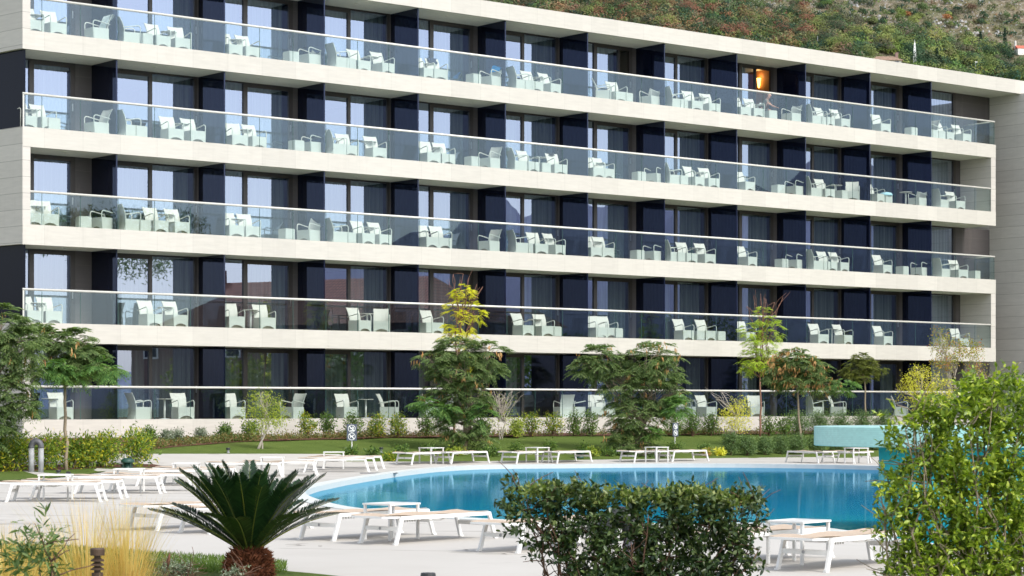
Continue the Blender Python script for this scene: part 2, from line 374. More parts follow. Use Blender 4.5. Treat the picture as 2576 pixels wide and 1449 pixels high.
#@@GROUND
# ---------------------------------------------------------------- ground sheets
def sheet(name, poly, holes=(), dz=0.0, mat=None, step=2.0, zfun=None, maxpts=6000):
    poly = [Vector(p[:2]) for p in poly]
    def inside(p, pg):
        c = False; n = len(pg)
        for i in range(n):
            a, b = pg[i], pg[(i+1) % n]
            if (a.y > p.y) != (b.y > p.y) and p.x < (b.x-a.x)*(p.y-a.y)/(b.y-a.y)+a.x: c = not c
        return c
    vs = list(poly); ed = [(i, (i+1) % len(poly)) for i in range(len(poly))]
    for h in holes:
        b = len(vs); h = [Vector(p[:2]) for p in h]; vs += h; ed += [(b+i, b+(i+1) % len(h)) for i in range(len(h))]
    xs = [p.x for p in poly]; ys = [p.y for p in poly]
    gx = np.arange(min(xs), max(xs), step); gy = np.arange(min(ys), max(ys), step)
    for x in gx:
        for y in gy:
            p = Vector((x+.01, y+.013))
            if inside(p, poly): vs.append(p)
    r = delaunay_2d_cdt(vs, ed, [], 1, 1e-4)
    V = r[0]; T = []
    hs = [[Vector(p[:2]) for p in h] for h in holes]
    for f in r[2]:
        c = sum((V[i] for i in f), Vector((0, 0)))/len(f)
        if not inside(c, poly) or any(inside(c, h) for h in hs): continue
        a = (V[f[1]]-V[f[0]]).cross(V[f[2]]-V[f[0]])
        T.append(tuple(f) if a > 0 else tuple(f[::-1]))
    me = bpy.data.meshes.new(name)
    zf = zfun or (lambda x, y: terr(x, y))
    me.from_pydata([(v.x, v.y, zf(v.x, v.y)+dz) for v in V], [], T)
    me.materials.append(mat); me.polygons.foreach_set('use_smooth', [True]*len(me.polygons))
    return tag(link(name, me), kind='structure')
def smooth_loop(pts, n=6):
    out = []; k = len(pts)
    for i in range(k):
        p0, p1, p2, p3 = (Vector(pts[(i+j-1) % k][:2]) for j in range(4))
        for t in np.linspace(0, 1, n, endpoint=False):
            out.append(.5*((2*p1)+(p2-p0)*t+(2*p0-5*p1+4*p2-p3)*t*t+(3*p1-p0-3*p2+p3)*t**3))
    return out
def offset_loop(pts, w):
    k = len(pts); out = []
    ar = sum(pts[i].x*pts[(i+1) % k].y-pts[(i+1) % k].x*pts[i].y for i in range(k))
    sg = 1 if ar > 0 else -1
    for i in range(k):
        d = (pts[(i+1) % k]-pts[i-1]).normalized(); out.append(pts[i]+Vector((d.y, -d.x))*w*sg)
    return out
# wide ground sheet to the horizon, kept below the garden surfaces
xs = [-6000, -2000, -600, -200, -80, -40, 0, 40, 80, 200, 600, 2000, 6000]; tsv = [6000, 2000, 600, 200, 100, 60, 30, 20, 14, 12, 9, 6, 2, 0, -20, -80, -200, -600, -2000, -6000]
V = []; Q = []
for t_ in tsv:
    for s_ in xs:
        p = P0+U*s_-N*t_; V.append((p[0], p[1], float(np.interp(t_, [-80, -20, 0]+TT[0][1:], [-3, -1.3, -1.1]+TT[1][1:]))-.30))
nx = len(xs)
for i in range(len(tsv)-1):
    for j in range(nx-1): Q.append((i*nx+j, i*nx+j+1, (i+1)*nx+j+1, (i+1)*nx+j))
tag(link('ground', arr_mesh('ground', V, Q), M['ground']), kind='structure')
# lawn from the hotel to the deck

WZ = -2.09
def gw(x, y):
    Y = -WZ*F/(y-HY); return Vector(((x-CX)/F*Y, Y))
pool_px = [(794, 1239), (830, 1230), (894, 1217), (1019, 1197), (1120, 1186), (1230, 1180.5), (1400, 1178.5), (1640, 1176.5), (1900, 1177), (2150, 1181), (2400, 1190), (2700, 1215),
           (2900, 1260), (2800, 1360), (2560, 1410), (2307, 1384), (2190, 1366), (2079, 1348), (1932, 1335), (1700, 1336), (1450, 1334), (1250, 1325), (1100, 1315), (960, 1302), (860, 1288), (790, 1268), (768, 1252)]
pool = smooth_loop([gw(*p) for p in pool_px], 5)
cop = offset_loop(pool, .42)
deck_px_far = [(-420, 1143.5), (0, 1144), (390, 1144), (640, 1143.8), (855, 1144.3), (866, 1150), (872, 1163), (990, 1163.5), (1130, 1163), (1288, 1161.5), (1610, 1157), (1932, 1153), (2250, 1150), (2750, 1149)]
deck_px_near = [(2900, 1600), (1400, 1560), (1100, 1490), (900, 1465), (780, 1452), (690, 1444), (560, 1433), (490, 1428), (380, 1420), (280, 1411), (160, 1403), (0, 1398), (-300, 1390)]
deck_poly = [gp(*p) for p in deck_px_far]+[Vector((30, 60, 0)), Vector((24, 30, 0))]+[gp(*p) for p in deck_px_near]+[Vector((-16, 45, 0))]
lw = [fw(-45, -.02), fw(60, -.02), gp(2780, 1153)]+[gp(x, y+5) for x, y in deck_px_far[::-1]]+[gp(-500, 1150)]
sheet('lawn', lw, dz=0, mat=M['lawn'], step=2.5)
sheet('pool_deck', deck_poly, [cop], dz=.03, mat=M['deck'], step=1.8)
water_poly = offset_loop(pool, .05)
sheet('pool_water', water_poly, dz=0, mat=M['water'], step=6, zfun=lambda x, y: WZ)
mb = MB(); k = len(pool)
zt = [(p, terr(p.x, p.y)+.045) for p in cop]
ins = [(p, terr(p.x, p.y)+.045) for p in pool]
vv = [(p.x, p.y, z-.2) for p, z in zt]+[(p.x, p.y, z) for p, z in zt]+[(p.x, p.y, z) for p, z in ins]+[(p.x, p.y, -2.5) for p in pool]
mb.add(vv, [(r*k+i, r*k+(i+1) % k, (r+1)*k+(i+1) % k, (r+1)*k+i) for r in range(3) for i in range(k)])
tag(mb.build('pool_coping', M['coping'], smooth=False), kind='structure')
bed = [(330, 1140), (372, 1132), (450, 1124), (575, 1114), (644, 1110), (869, 1104.5), (969, 1101.5), (1288, 1098), (1688, 1094.5), (1818, 1093), (2300, 1090), (2700, 1088)]
bp = [gp(*p) for p in bed]+[fw(50, -.01), fw(-25, -.01), gp(-300, 1150)]
sheet('planting_bed', bp, dz=.012, mat=M['mulch'], step=2.5)
isl = [(-260, 1232), (0, 1214), (100, 1209), (200, 1200), (275, 1188), (340, 1182), (412, 1178.5), (385, 1173), (275, 1172), (100, 1176), (-260, 1183)]
sheet('side_lawn', [gp(*p) for p in isl], dz=.05, mat=M['lawn'], step=2)
isl2 = [(-260, 1200), (0, 1191), (120, 1188), (275, 1180), (340, 1179.5), (414, 1179), (387, 1172.3), (275, 1171), (100, 1174), (-260, 1181)]
sheet('hedge_bed', [gp(*p) for p in isl2], dz=.058, mat=M['mulch'], step=2)
nb = [(-400, 1386), (0, 1398), (160, 1403), (280, 1411), (380, 1420), (490, 1428), (560, 1433), (690, 1444), (780, 1452), (900, 1465), (1100, 1490), (1400, 1560), (1400, 1700), (-400, 1700)]
sheet('front_bed', [gp(*p) for p in nb], dz=.05, mat=M['lawn'], step=1.2)
g1 = gp(953, 1193)
tag(MB().box(-.55, .55, -.28, .28, 0, .012).build('drain_cover', M['elbow'], loc=g1+Vector((0, 0, .03)), rz=.1), 'flat dark grey drain cover lying on the deck left of the pool', 'drain cover')
#@@HOTEL
# ---------------------------------------------------------------- hotel
ZB = -1.25
hotel = empty('hotel_building', fw(0, 0, ZB), ANG, 'white stone hotel with five storeys of glass-fronted balconies', 'hotel')
DIV = [sfac(x) for x in (299.5, 571, 822.5, 1058.5, 1278, 1485, 1678.5, 1860.5, 2033.5, 2195.5, 2349.5)]
BD = 1.9                                      # balcony depth
SL, SR = sfac(57.5), sfac(2505.5)             # ends of the slabs
SPL, SPR = sfac(77), sfac(2494)
TOP = [-.46, 2.82, 6.13, 9.42, 12.68]         # balcony floor / fascia top
BOT = [None, 2.16, 5.46, 8.76, 12.05, 15.34]
ROOF = 15.98
SW = sfac(2489.5, BD)                         # where the wing begins
SRF = sfac(2573)                              # fascia of the roof meets the wing
SEX = SRF+6
def hb(z): return z-ZB
EW = (-.137, .990)                            # skewed end wall direction
L0 = SL
def endx(d, s0=None): return (SL if s0 is None else s0)+EW[0]/EW[1]*d
# base wall
MB().prism([(SL, 0), (SR+.0, 0), (SR, .25), (endx(.25), .25)], 0-.4, hb(-.46)).build('base_wall', M['fascia'], hotel)
for k in range(1, 6):
    z0, z1 = hb(BOT[k]), hb(TOP[k] if k < 5 else ROOF)
    right = SR if k < 5 else SEX
    back = 6.5
    fb = MB().prism([(SL, 0), (right, 0), (right, .14), (endx(.14), .14)], z0-.012, z1)
    fo = fb.build('balcony_fascia' if k < 5 else 'roof_fascia', M['fascia'], hotel)
    sb = MB().prism([(endx(.14), .141), (right, .141), (right, back), (endx(back), back)], z0, z1-.04)
    sb.build('balcony_slab' if k < 5 else 'roof_slab', M['soffit'], hotel)
MB().prism([(endx(.25), .251), (SR, .251), (SR, 6.5), (endx(6.5), 6.5)], 0, hb(-.47)).build('ground_slab', M['floor'], hotel)
# end walls, alternating stone and navy glass
for k in range(5):
    z0, z1 = hb(TOP[k])-(.5 if k == 0 else .66), (hb(BOT[k+1]) if k < 4 else hb(ROOF))
    if k % 2 == 0:
        lo = hb(BOT[k]) if k else -.4; hi = hb(TOP[k+1]) if k < 4 else hb(ROOF)
        MB().prism([(SL-.01, 0.004), (SL-.001, 0.004), (endx(14)-.001, 14), (endx(14)-.05, 14)], lo+.002, hi-.002).build('end_wall', M['wallstone'], hotel)
        MB().prism([(SL, .012), (SPL, .012), (SPL, .35), (endx(.35), .35)], hb(TOP[k]), hb(BOT[k+1])).build('corner_pier', M['wallstone'], hotel)
    else:
        MB().prism([(SL+.12, .12), (SL+.16, .12), (endx(14)+.16, 14), (endx(14)+.12, 14)], hb(TOP[k])+.001, hb(BOT[k+1])-.001).build('end_glazing', M['endglass'], hotel)
        MB().prism([(SL-.01, 0.004), (SL-.001, 0.004), (endx(14)-.001, 14), (endx(14)-.05, 14)], hb(TOP[k])-.66+.004, hb(TOP[k])).build('end_fascia', M['wallstone'], hotel) if False else None
# right-hand frame piers
for k in (1, 3):
    MB().prism([(SPR, .012), (SR, .012), (SR, BD+.3), (SPR, BD+.3)], hb(TOP[k]), hb(BOT[k+1])-.001).build('corner_pier', M['wallstone'], hotel)
# wing coming forward at the right
MB().prism([(SW, BD+.05), (SW+14, BD+.05), (SW+14, -2.6), (SW+.05, -2.6), (SW, -.02)], -.4, hb(BOT[5])-.002).build('wing_wall', M['wingstone'], hotel)
MB().prism([(SW, 0.15), (SW+14, 0.15), (SW+14, -2.6), (SRF+.05, -2.6)], hb(BOT[5]), hb(BOT[5])+.001) 
# back-of-balcony dark stone at right end
wl = sfac(2404, BD)
for k in range(5):
    MB().box(wl, SW, BD+.0, BD+.2, hb(TOP[k]) if k else hb(-.46), hb(BOT[k+1])-.001).build('stone_panel', M['darkstone'], hotel)
# rooms behind the glass
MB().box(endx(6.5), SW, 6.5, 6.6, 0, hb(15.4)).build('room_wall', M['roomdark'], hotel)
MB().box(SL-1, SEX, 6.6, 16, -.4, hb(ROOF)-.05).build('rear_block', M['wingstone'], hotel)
bays = [(endx(BD)+.05, DIV[0])]+[(DIV[i], DIV[i+1]) for i in range(10)]+[(DIV[10], wl)]
ORD = ['first', 'second', 'third', 'fourth', 'fifth', 'sixth', 'seventh', 'eighth', 'ninth', 'tenth', 'eleventh', 'twelfth']
FLN = ['ground floor', 'first floor', 'second floor', 'third floor', 'top floor']
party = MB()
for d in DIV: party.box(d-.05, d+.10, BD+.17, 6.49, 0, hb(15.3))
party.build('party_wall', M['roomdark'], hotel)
def curtain_mesh(w, h, seed, phase=.0):
    r = random.Random(seed); n = max(8, int(w*26)); v = []; f = []
    for i in range(n+1):
        x = w*i/n; y = .035*math.sin(i*1.15+r.random()*.8)+.012*math.sin(i*.37)
        v += [(x, y, 0), (x+.02*math.sin(i), y*.8, h)]
    for i in range(n): f.append((2*i, 2*i+2, 2*i+3, 2*i+1))
    me = bpy.data.meshes.new('curtain'); me.from_pydata(v, [], f); me.materials.append(M['curtain'])
    me.polygons.foreach_set('use_smooth', [True]*len(f)); return me
OPEN = {(4, 6): 1, (4, 8): 2}
for k in range(5):
    zf, zc = hb(TOP[k]), hb(BOT[k+1]); H = zc-zf
    for b, (a0, a1) in enumerate(bays):
        W = a1-a0; typeA = (b % 2 == 0)
        fr = MB(); y0, y1 = BD, BD+.1
        if b == 11: m0, m1, g1_, e1 = W*.9, W*.9, W-.18, W
        elif typeA: m0, m1, g1_, e1 = W-4.36+1.91, W-4.36+2.09, W-.44, W-.26
        else: m0, m1, g1_, e1 = 2.28, 2.41, W-.21, W-.1
        if b == 11: m0 = None
        fr.box(a0+.055, a0+.12, y0, y1, zf, zc-.001)
        if b == 0: g1_ -= .42; e1 -= .42
        fr.box(a0+g1_, a0+e1, y0-.01, y1, zf, zc-.001)
        hdr = .06 if not typeA else .05
        fr.box(a0+.12, a0+g1_, y0, y1, zc-hdr, zc-.002); fr.box(a0+.12, a0+g1_, y0, y1, zf, zf+.06)
        if m0:
            fr.box(a0+m0, a0+m1, y0-.012, y1+.01, zf+.06, zc-hdr)
            if typeA: fr.box(a0+m1, a0+g1_, y0-.008, y1-.03, zc-.17, zc-hdr)
            else: fr.box(a0+.12, a0+m0, y0-.008, y1-.03, zc-.17, zc-hdr)
        win = fr.build('window', M['frame'], hotel)
        panes = [(a0+.12, a0+(m0 if m0 else g1_))]+([(a0+m1, a0+g1_)] if m0 else [])
        for pi, (p0, p1) in enumerate(panes):
            if (k, b) in OPEN and pi == 1:
                if OPEN[(k, b)] == 1: p1 = p0+(p1-p0)*.66
                else: p1 = p0+(p1-p0)*.45
                MB().box(p1, p1+.07, y0-.02, y1+.02, zf+.06, zc-.05).build('sash', M['frame'], win)
            w2 = link('pane', arr_mesh('pane', [(p0, y0+.045, zf+.06), (p1, y0+.045, zf+.06), (p1, y0+.045, zc-.05), (p0, y0+.045, zc-.05)], [(0, 1, 2, 3)]), M['pane'], win)
        r = random.Random(k*31+b)
        if (k, b) not in OPEN:
            c0 = panes[-1][0]+(r.choice([0, 0, .1, .3]) if k else r.choice([.1, .8, 1.0])); c1 = panes[-1][1]-r.choice([0, 0, 0, .1]) if k else panes[-1][1]-r.choice([0, .6])
            if c1-c0 > .3: link('curtain', curtain_mesh(c1-c0, zc-zf-.08, k*50+b), None, win, (c0, y0+.28, zf+.02))
            if m0 and r.random() < .8:
                q0 = panes[0][0]+r.choice([0, .2, .8]); link('curtain', curtain_mesh(panes[0][1]-q0, zc-zf-.08, k*77+b), None, win, (q0, y0+.30, zf+.02))
        else:
            c0 = panes[1][0]+.1
            link('curtain', curtain_mesh((1.1 if OPEN[(k, b)] == 1 else .35), zc-zf-.08, k*50+b), None, win, (c0, y0+.28, zf+.02))
        MB().box(a0+g1_+.05, a0+g1_+.08, y0-.045, y0-.011, zf+.95, zf+1.2).build('door_handle', M['steel'], win)
        if a1-(a0+e1) > .05:
            MB().box(a0+e1, a1+(.02 if b else 0), BD-.0, BD+.16, zf, zc-.001).build('wall_panel', M['darkstone'], hotel)
        # recessed ceiling light
        cxs = (a0+a1)/2-(.25 if b else -.3)
        MB().lathe([(.075, zc-.022), (.07, zc-.010), (.055, zc-.010), (.05, zc+.02)], 16, (cxs, .85)).build('downlight', M['lampglass'], hotel)
    for i, d in enumerate(DIV):
        MB().box(d-.03, d+.03, .16, BD+.17, zf+.001, zc-.002).build('divider', M['divider'], hotel, bevel=.004)
    # balustrades, one piece per bay, three panes each with open joints
    e0, e1 = (SPL if k % 2 == 0 else SL+.05), (SPR if k in (1, 3) else SR-.05)
    if k == 0: e1 = SR-.05
    edges = [e0]+DIV+[e1]
    o3 = sfac(303)
    for b in range(12):
        s0, s1 = edges[b], edges[b+1]
        g = MB(); sm = MB()
        js = [s0]+[j for j in [o3-.06+SP*m-SP*12 for m in range(60)] if s0+.25 < j < s1-.25]+[s1]
        for j0, j1 in zip(js[:-1], js[1:]): g.box(j0+.006, j1-.006, .060, .072, zf-.02, zf+1.09)
        for j in js[1:]: sm.box(j-.007, j+.007, .058, .074, zf+.0, zf+1.09)
        go = g.build('glass_balustrade', M['bal'], hotel)
        sm.build('glass_joint', M['seam'], go)
    rb = MB().tube([(e0-.02, .066, zf+1.12), (e1+.02, .066, zf+1.12)], .042, 10)
    if k in (2, 4): rb.tube([(e1-.01, .066, zf+1.12), (e1-.01, BD-.02, zf+1.12)], .03, 8)
    rb.build('handrail', M['rail'], hotel, smooth=True)
    if k in (2, 4, 0):
        MB().box(e1-.012, e1, .08, BD-.02, zf, zf+1.09).build('glass_balustrade', M['bal'], hotel)
    if k in (1, 3): 
        MB().tube([(e0+.005, .066, zf), (e0+.005, .066, zf+1.1)], .03, 8).build('rail_post', M['rail'], hotel)
# the one lit room on the top floor
k, b = 4, 8
a0, a1 = bays[b]
zf = hb(TOP[4])
MB().box(DIV[8]-.062, DIV[8]-.052, 2.12, 5.5, zf, hb(BOT[5])-.01).build('warm_panel', M['roomwarm'], hotel)  # warm-coloured panel laid over the party wall beside the sconce
qd = 2.2
while sfac(1911, qd) < DIV[8]-.14 and qd < 6: qd += .02
q = DIV[8]-.17
sc = MB().lathe([(.03, zf+1.86), (.06, zf+1.98), (.09, zf+2.25), (.10, zf+2.3)], 12, (q, qd)).build('wall_sconce', emit('lamp_glow', (1, .50, .10), 4), hotel)
pl = bpy.data.lights.new('sconce_light', 'POINT'); pl.energy = 2.2; pl.color = (1, .55, .2); pl.shadow_soft_size = .05
plo = bpy.data.objects.new('sconce_light', pl); COL.objects.link(plo); plo.parent = hotel; plo.location = (q-.05, qd, zf+2.4)
# a lamp in a ground floor room
lq = sfac(936, 2.9)
lamp = empty('floor_lamp', fw(lq, 2.9, -.46), 0, 'white shaded floor lamp behind the ground floor curtain, fourth bay', 'lamp')
MB().lathe([(.15, 0), (.15, .02), (.015, .03), (.015, 1.2)], 12).build('stand', M['steel'], lamp)
MB().lathe([(.19, 1.12), (.13, 1.5)], 16).build('lamp_shade', M['signwhite'], lamp)
#@@FURN
# ---------------------------------------------------------------- balcony furniture
def chair_proto():
    t = empty('wicker_armchair')
    w, d = .30, .33
    b = MB()
    arch = [(-w, 0), (-w+.06, 0), (-w+.09, .055), (-w+.18, .10), (0, .12), (w-.18, .10), (w-.09, .055), (w-.06, 0), (w, 0), (w, .42), (-w, .42)]
    b.extr([(x, z) for x, z in arch], -d, -d+.03)                       # front skirt with its arch
    b.box(-w, -w+.03, -d+.03, d-.045, .0, .42); b.box(w-.03, w, -d+.03, d-.045, .0, .42); 
    b.box(-w+.03, w-.03, -d+.03, d-.05, .36, .425)
    b.build('seat', M['wicker'], t)
    MB().box(-w+.04, w-.04, -d+.09, -d+.10, .0, .14).build('inner_skirt', M['archdark'], t)
    prof = [(d+.015, .0), (d-.03, .14), (d-.055, .28)]; n = 10
    for i in range(8):
        u = i/7; prof.append((d-.06+.03*u+.16*u*u, .40+.52*u))
    v = []; f = []
    for i, (y, z) in enumerate(prof):
        for j in range(5):
            x = (j/4*2-1)*(w-.03+.03*i/n); yy = y-.035*(abs(j-2)/2)**2
            v += [(x, yy, z+(.012 if (i == n and j in (0, 4)) else 0)), (x, yy+.028, z+(.012 if (i == n and j in (0, 4)) else 0))]
    def id_(i, j, s): return (i*5+j)*2+s
    for i in range(n):
        for j in range(4):
            f.append((id_(i, j, 0), id_(i, j+1, 0), id_(i+1, j+1, 0), id_(i+1, j, 0))); f.append((id_(i, j, 1), id_(i+1, j, 1), id_(i+1, j+1, 1), id_(i, j+1, 1)))
        for j in (0, 4): f.append((id_(i, j, 0), id_(i+1, j, 0), id_(i+1, j, 1), id_(i, j, 1)))
    for j in range(4): f.append((id_(n, j, 0), id_(n, j+1, 0), id_(n, j+1, 1), id_(n, j, 1)))
    MB().add(v, f).build('backrest', M['wicker'], t, smooth=False)
    for s in (-1, 1):
        x = s*(w+.005)
        MB().tube([(x, -d+.02, .0), (x, -d+.01, .42), (x, -d+.005, .57), (x, -d+.02, .62), (x, -d+.06, .655), (x, -d+.12, .66), (x, d-.05, .575), (x, d+.0, .56)], .0185, 8).build('armrest', M['wicker'], t, smooth=True)
    return t
def table_proto():
    t = empty('round_table')
    MB().lathe([(.0, .70), (.29, .70), (.30, .712), (.29, .722), (0, .722)], 28).build('tabletop', M['wicker'], t, smooth=False)
    MB().lathe([(.038, .03), (.038, .70)], 14).build('column', M['white'], t, smooth=True)
    MB().lathe([(.21, 0), (.21, .012), (.04, .03)], 20).build('base', M['white'], t)
    return t
def stool_proto():
    t = empty('wicker_footstool')
    MB().box(-.22, .22, -.22, .22, .02, .40).build('body', M['wicker'], t, bevel=.012)
    MB().box(-.20, .20, -.20, .20, .401, .415).build('seat_top', M['wicker'], t, bevel=.005)
    MB().box(-.18, .18, -.18, .18, 0, .02).build('plinth', M['archdark'], t)
    return t
proto = {'C': chair_proto(), 'T': table_proto(), 'S': stool_proto()}
used = {'C': 0, 'T': 0, 'S': 0}
# yaw in facade frame of the front of a chair: out of the balcony = -90 deg
YAW = {'F': 0, 'L': -90+8, 'R': 90-6, 'W': 35, 'Q': -38, 'A': 12}
DEP = {'F': .62, 'L': .60, 'R': .60, 'W': .62, 'Q': .6, 'A': .62, 'T': 1.05, 'S': .45}
ITEMS = {
 4: 'F78 T88 F136 L243 R326 S362 F398 T424 F453 F580 T592 F625 S730 L782 R848 S876 F906 T936 F963 F1066 T1075 F1097 S1190 L1235 R1303 S1325 F1340 T1356 F1385 W1520 F1553 S1577 L1638 R1698 S1716 F1742 T1762 F1790 F1866 F1896 T1908 S1941 L1993 R2048 S2068 F2076 T2090 F2112 F2214 S2292 L2325 S2365 F2380 T2398 F2420',
 3: 'F62 T75 F110 S131 L246 R322 S350 F430 T456 F484 F596 T614 F640 S745 L790 R842 F876 T928 F945 F1080 T1093 F1118 S1187 L1230 R1303 F1328 T1356 S1366 F1402 F1495 T1505 F1519 S1606 L1648 R1690 S1712 F1745 T1761 F1783 F1876 S1960 L1998 R2046 F2075 T2103 S2116 Q2143 F2205 S2232 T2282 L2312 R2366 T2385 F2405',
 2: 'F78 T92 F118 S212 L262 R325 S362 F390 T418 F445 F585 T592 F627 S720 L778 R848 S876 F912 T928 F958 F1073 T1066 F1107 L1230 R1303 S1325 F1350 T1375 F1393 F1494 T1500 F1518 S1603 L1645 R1690 S1705 F1730 T1748 F1773 F1880 S1966 L2003 R2048 S2066 F2083 T2095 F2112 F2218 S2270 L2318 R2370 T2390 F2412 S2453',
 1: 'F78 T95 F126 F376 T413 F440 F585 T629 F667 F902 T922 Q962 S1075 F1088 F1313 T1346 F1370 S1396 F1500 S1504 F1527 S1548 F1722 S1755 F1776 S1806 F1880 F2062 T2095 F2123 F2222 S2365 F2413',
 0: 'T127 F155 R350 T413 F458 F588 L735 F875 T922 W978 R1080 T1120 F1150 A1418 R1450 F1494 T1508 F1522 F1725 T1742 F1778 Q1903 R2045 T2074 W2108 W2265'}
FACE = {'F': 'facing the pool', 'L': 'facing left', 'R': 'facing right', 'W': 'angled to the right', 'Q': 'angled to the left', 'A': 'with its back turned'}
chairs = {}
jr = random.Random(3)
counts = {}
parsed = []
for k, s in ITEMS.items():
    for it in s.split():
        c, x = it[0], float(it[1:])
        kind = c if c in 'TS' else 'C'
        s_ = sfac(x, DEP[c]); bay = sum(1 for d in DIV if s_ > d)
        parsed.append((k, c, kind, x, s_, bay)); counts.setdefault((k, bay, kind, c), []).append(x)
for k, c, kind, x, s_, bay in parsed:
    same = sorted(counts[(k, bay, kind, c)]); n = len(same); j = same.index(x)
    pos = '' if n == 1 else (', %s of %s' % (['left one', 'middle one', 'right one'][j if n == 3 else (0 if j == 0 else 2)], ['', '', 'two', 'three', 'four'][n]))
    where = '%s, %s bay from left' % (FLN[k], ORD[bay])
    if kind == 'C': lab, cat, grp = 'white wicker armchair %s, %s%s' % (FACE[c], where, pos), 'armchair', 'wicker armchairs on the balconies'
    elif kind == 'T': lab, cat, grp = 'round pedestal table on balcony, %s%s' % (where, pos), 'table', 'round tables on the balconies'
    else: lab, cat, grp = 'square wicker footstool on balcony, %s%s' % (where, pos), 'footstool', 'wicker footstools on the balconies'
    o = proto[kind] if not used[kind] else copy_tree(proto[kind]); used[kind] += 1
    dd = DEP[c]+jr.uniform(-.06, .08)
    lo = DIV[bay-1]+.36 if bay else SL+.3
    o.location = fw(max(s_, lo) if bay else s_, dd, TOP[k]+.002)
    yaw = (YAW[c] if c in YAW else 0) + (jr.uniform(-9, 9) if kind == 'C' else (0 if kind == 'T' else jr.uniform(-12, 8)))
    if c == 'A': yaw = 165
    o.rotation_euler = (0, 0, ANG+R(yaw)); tag(o, lab, cat, grp)
    chairs[(k, c, x)] = o
# towels and clothes
def drape(name, label, cat, ch, mat, w=.5, hang=.4, front=.3, skew=.0, seed=1):
    r = random.Random(seed); v = []; f = []; nu, nv = 12, 14
    top_z = .945
    for i in range(nv+1):
        u = i/nv; L = -front+(hang+front)*u
        for j in range(nu+1):
            x = (j/nu-.5)*w+skew; wav = .018*math.sin(j*1.3+i*.3+seed)+.01*math.sin(j*2.9+seed)
            if L < 0:
                z = top_z+L*.95; u_ = min(1, max(0, (z-.4)/.52)); y = .27+.03*u_+.16*u_*u_-.065-abs(wav)
            else:
                z = top_z-L+.02*math.sin(j*1.9+seed); u_ = min(1, max(0, (z-.4)/.52)); y = .27+.03*u_+.16*u_*u_+.06+abs(wav)
            if abs(L) < .04: z += .012
            v.append((x+.02*math.sin(i+seed), y, z))
    for i in range(nv):
        for j in range(nu): a = i*(nu+1)+j; f.append((a, a+1, a+nu+2, a+nu+1))
    me = bpy.data.meshes.new(name); me.from_pydata(v, [], f); me.polygons.foreach_set('use_smooth', [True]*len(f)); me.materials.append(mat)
    o = link(name, me); o.location = ch.location; o.rotation_euler = ch.rotation_euler
    md = o.modifiers.new('thick', 'SOLIDIFY'); md.thickness = .008
    return tag(o, label, cat)
cl = lambda n, c: simple(n, c, .9, var=.1, scale=12)
drape('towel', 'white towel hung over an armchair at the top floor first bay', 'towel', chairs[(4, 'L', 243)], cl('white_towel', (.72, .80, .80)), .52, .2, .62, seed=2)
drape('towel', 'bright blue beach towel on an armchair back, top floor', 'towel', chairs[(4, 'L', 1235)], cl('blue_towel', (.01, .28, .68)), .50, .36, .30, seed=4)
drape('jacket', 'dark clothes draped over armchair back, top floor fifth bay', 'clothes', chairs[(4, 'F', 1097)], cl('navy_cloth', (.03, .04, .07)), .40, .12, .24, seed=5)
drape('towel', 'pale blue towel on armchair, third floor sixth bay', 'towel', chairs[(3, 'R', 1303)], cl('pale_towel', (.65, .78, .85)), .4, .12, .35, seed=6)
drape('swimsuit', 'black swimwear hanging on armchair back, third floor sixth bay', 'clothes', chairs[(3, 'F', 1402)], cl('black_cloth', (.015, .015, .02)), .22, .08, .1, seed=7)
st = chairs[(3, 'S', 2232)]
tb = MB(); tb.lathe([(.30, .37), (.32, .42), (.26, .50), (.12, .54), (0, .545)], 20)
tw = tb.build('towel', cl('aqua_towel', (.50, .75, .85)), smooth=True, loc=st.location, rz=st.rotation_euler.z)
tag(tw, 'pale aqua towel bundled on a footstool, third floor eleventh bay', 'towel')
# ---------------------------------------------------------------- seated guest on the top floor
def skinned(name, mat, joints, bones, parent=None, root=0, sub=2):
    me = bpy.data.meshes.new(name); me.from_pydata([j[:3] for j in joints], bones, [])
    o = link(name, me, mat, parent); sk = o.modifiers.new('skin', 'SKIN')
    for i, j in enumerate(joints): me.skin_vertices[0].data[i].radius = (j[3], j[3] if len(j) < 5 else j[4])
    me.skin_vertices[0].data[root].use_root = True; sk.use_smooth_shade = True
    o.modifiers.new('sub', 'SUBSURF').levels = sub; o.modifiers['sub'].render_levels = sub
    return o
M['skin'] = simple('sun_tanned_skin', (.46, .22, .14), .5, var=.06)
ps = sfac(1927, 1.05)
gch = copy_tree(proto['S']); gch.location = fw(ps, 1.22, TOP[4]+.002); gch.rotation_euler = (0, 0, ANG+R(20))
tag(gch, 'wicker footstool under the seated guest, top floor ninth bay', 'footstool', 'wicker footstools on the balconies')
per = empty('person', fw(ps, 1.15, TOP[4]), ANG+R(30), 'seated guest in grey shirt leaning over a footstool, top floor balcony', 'person')
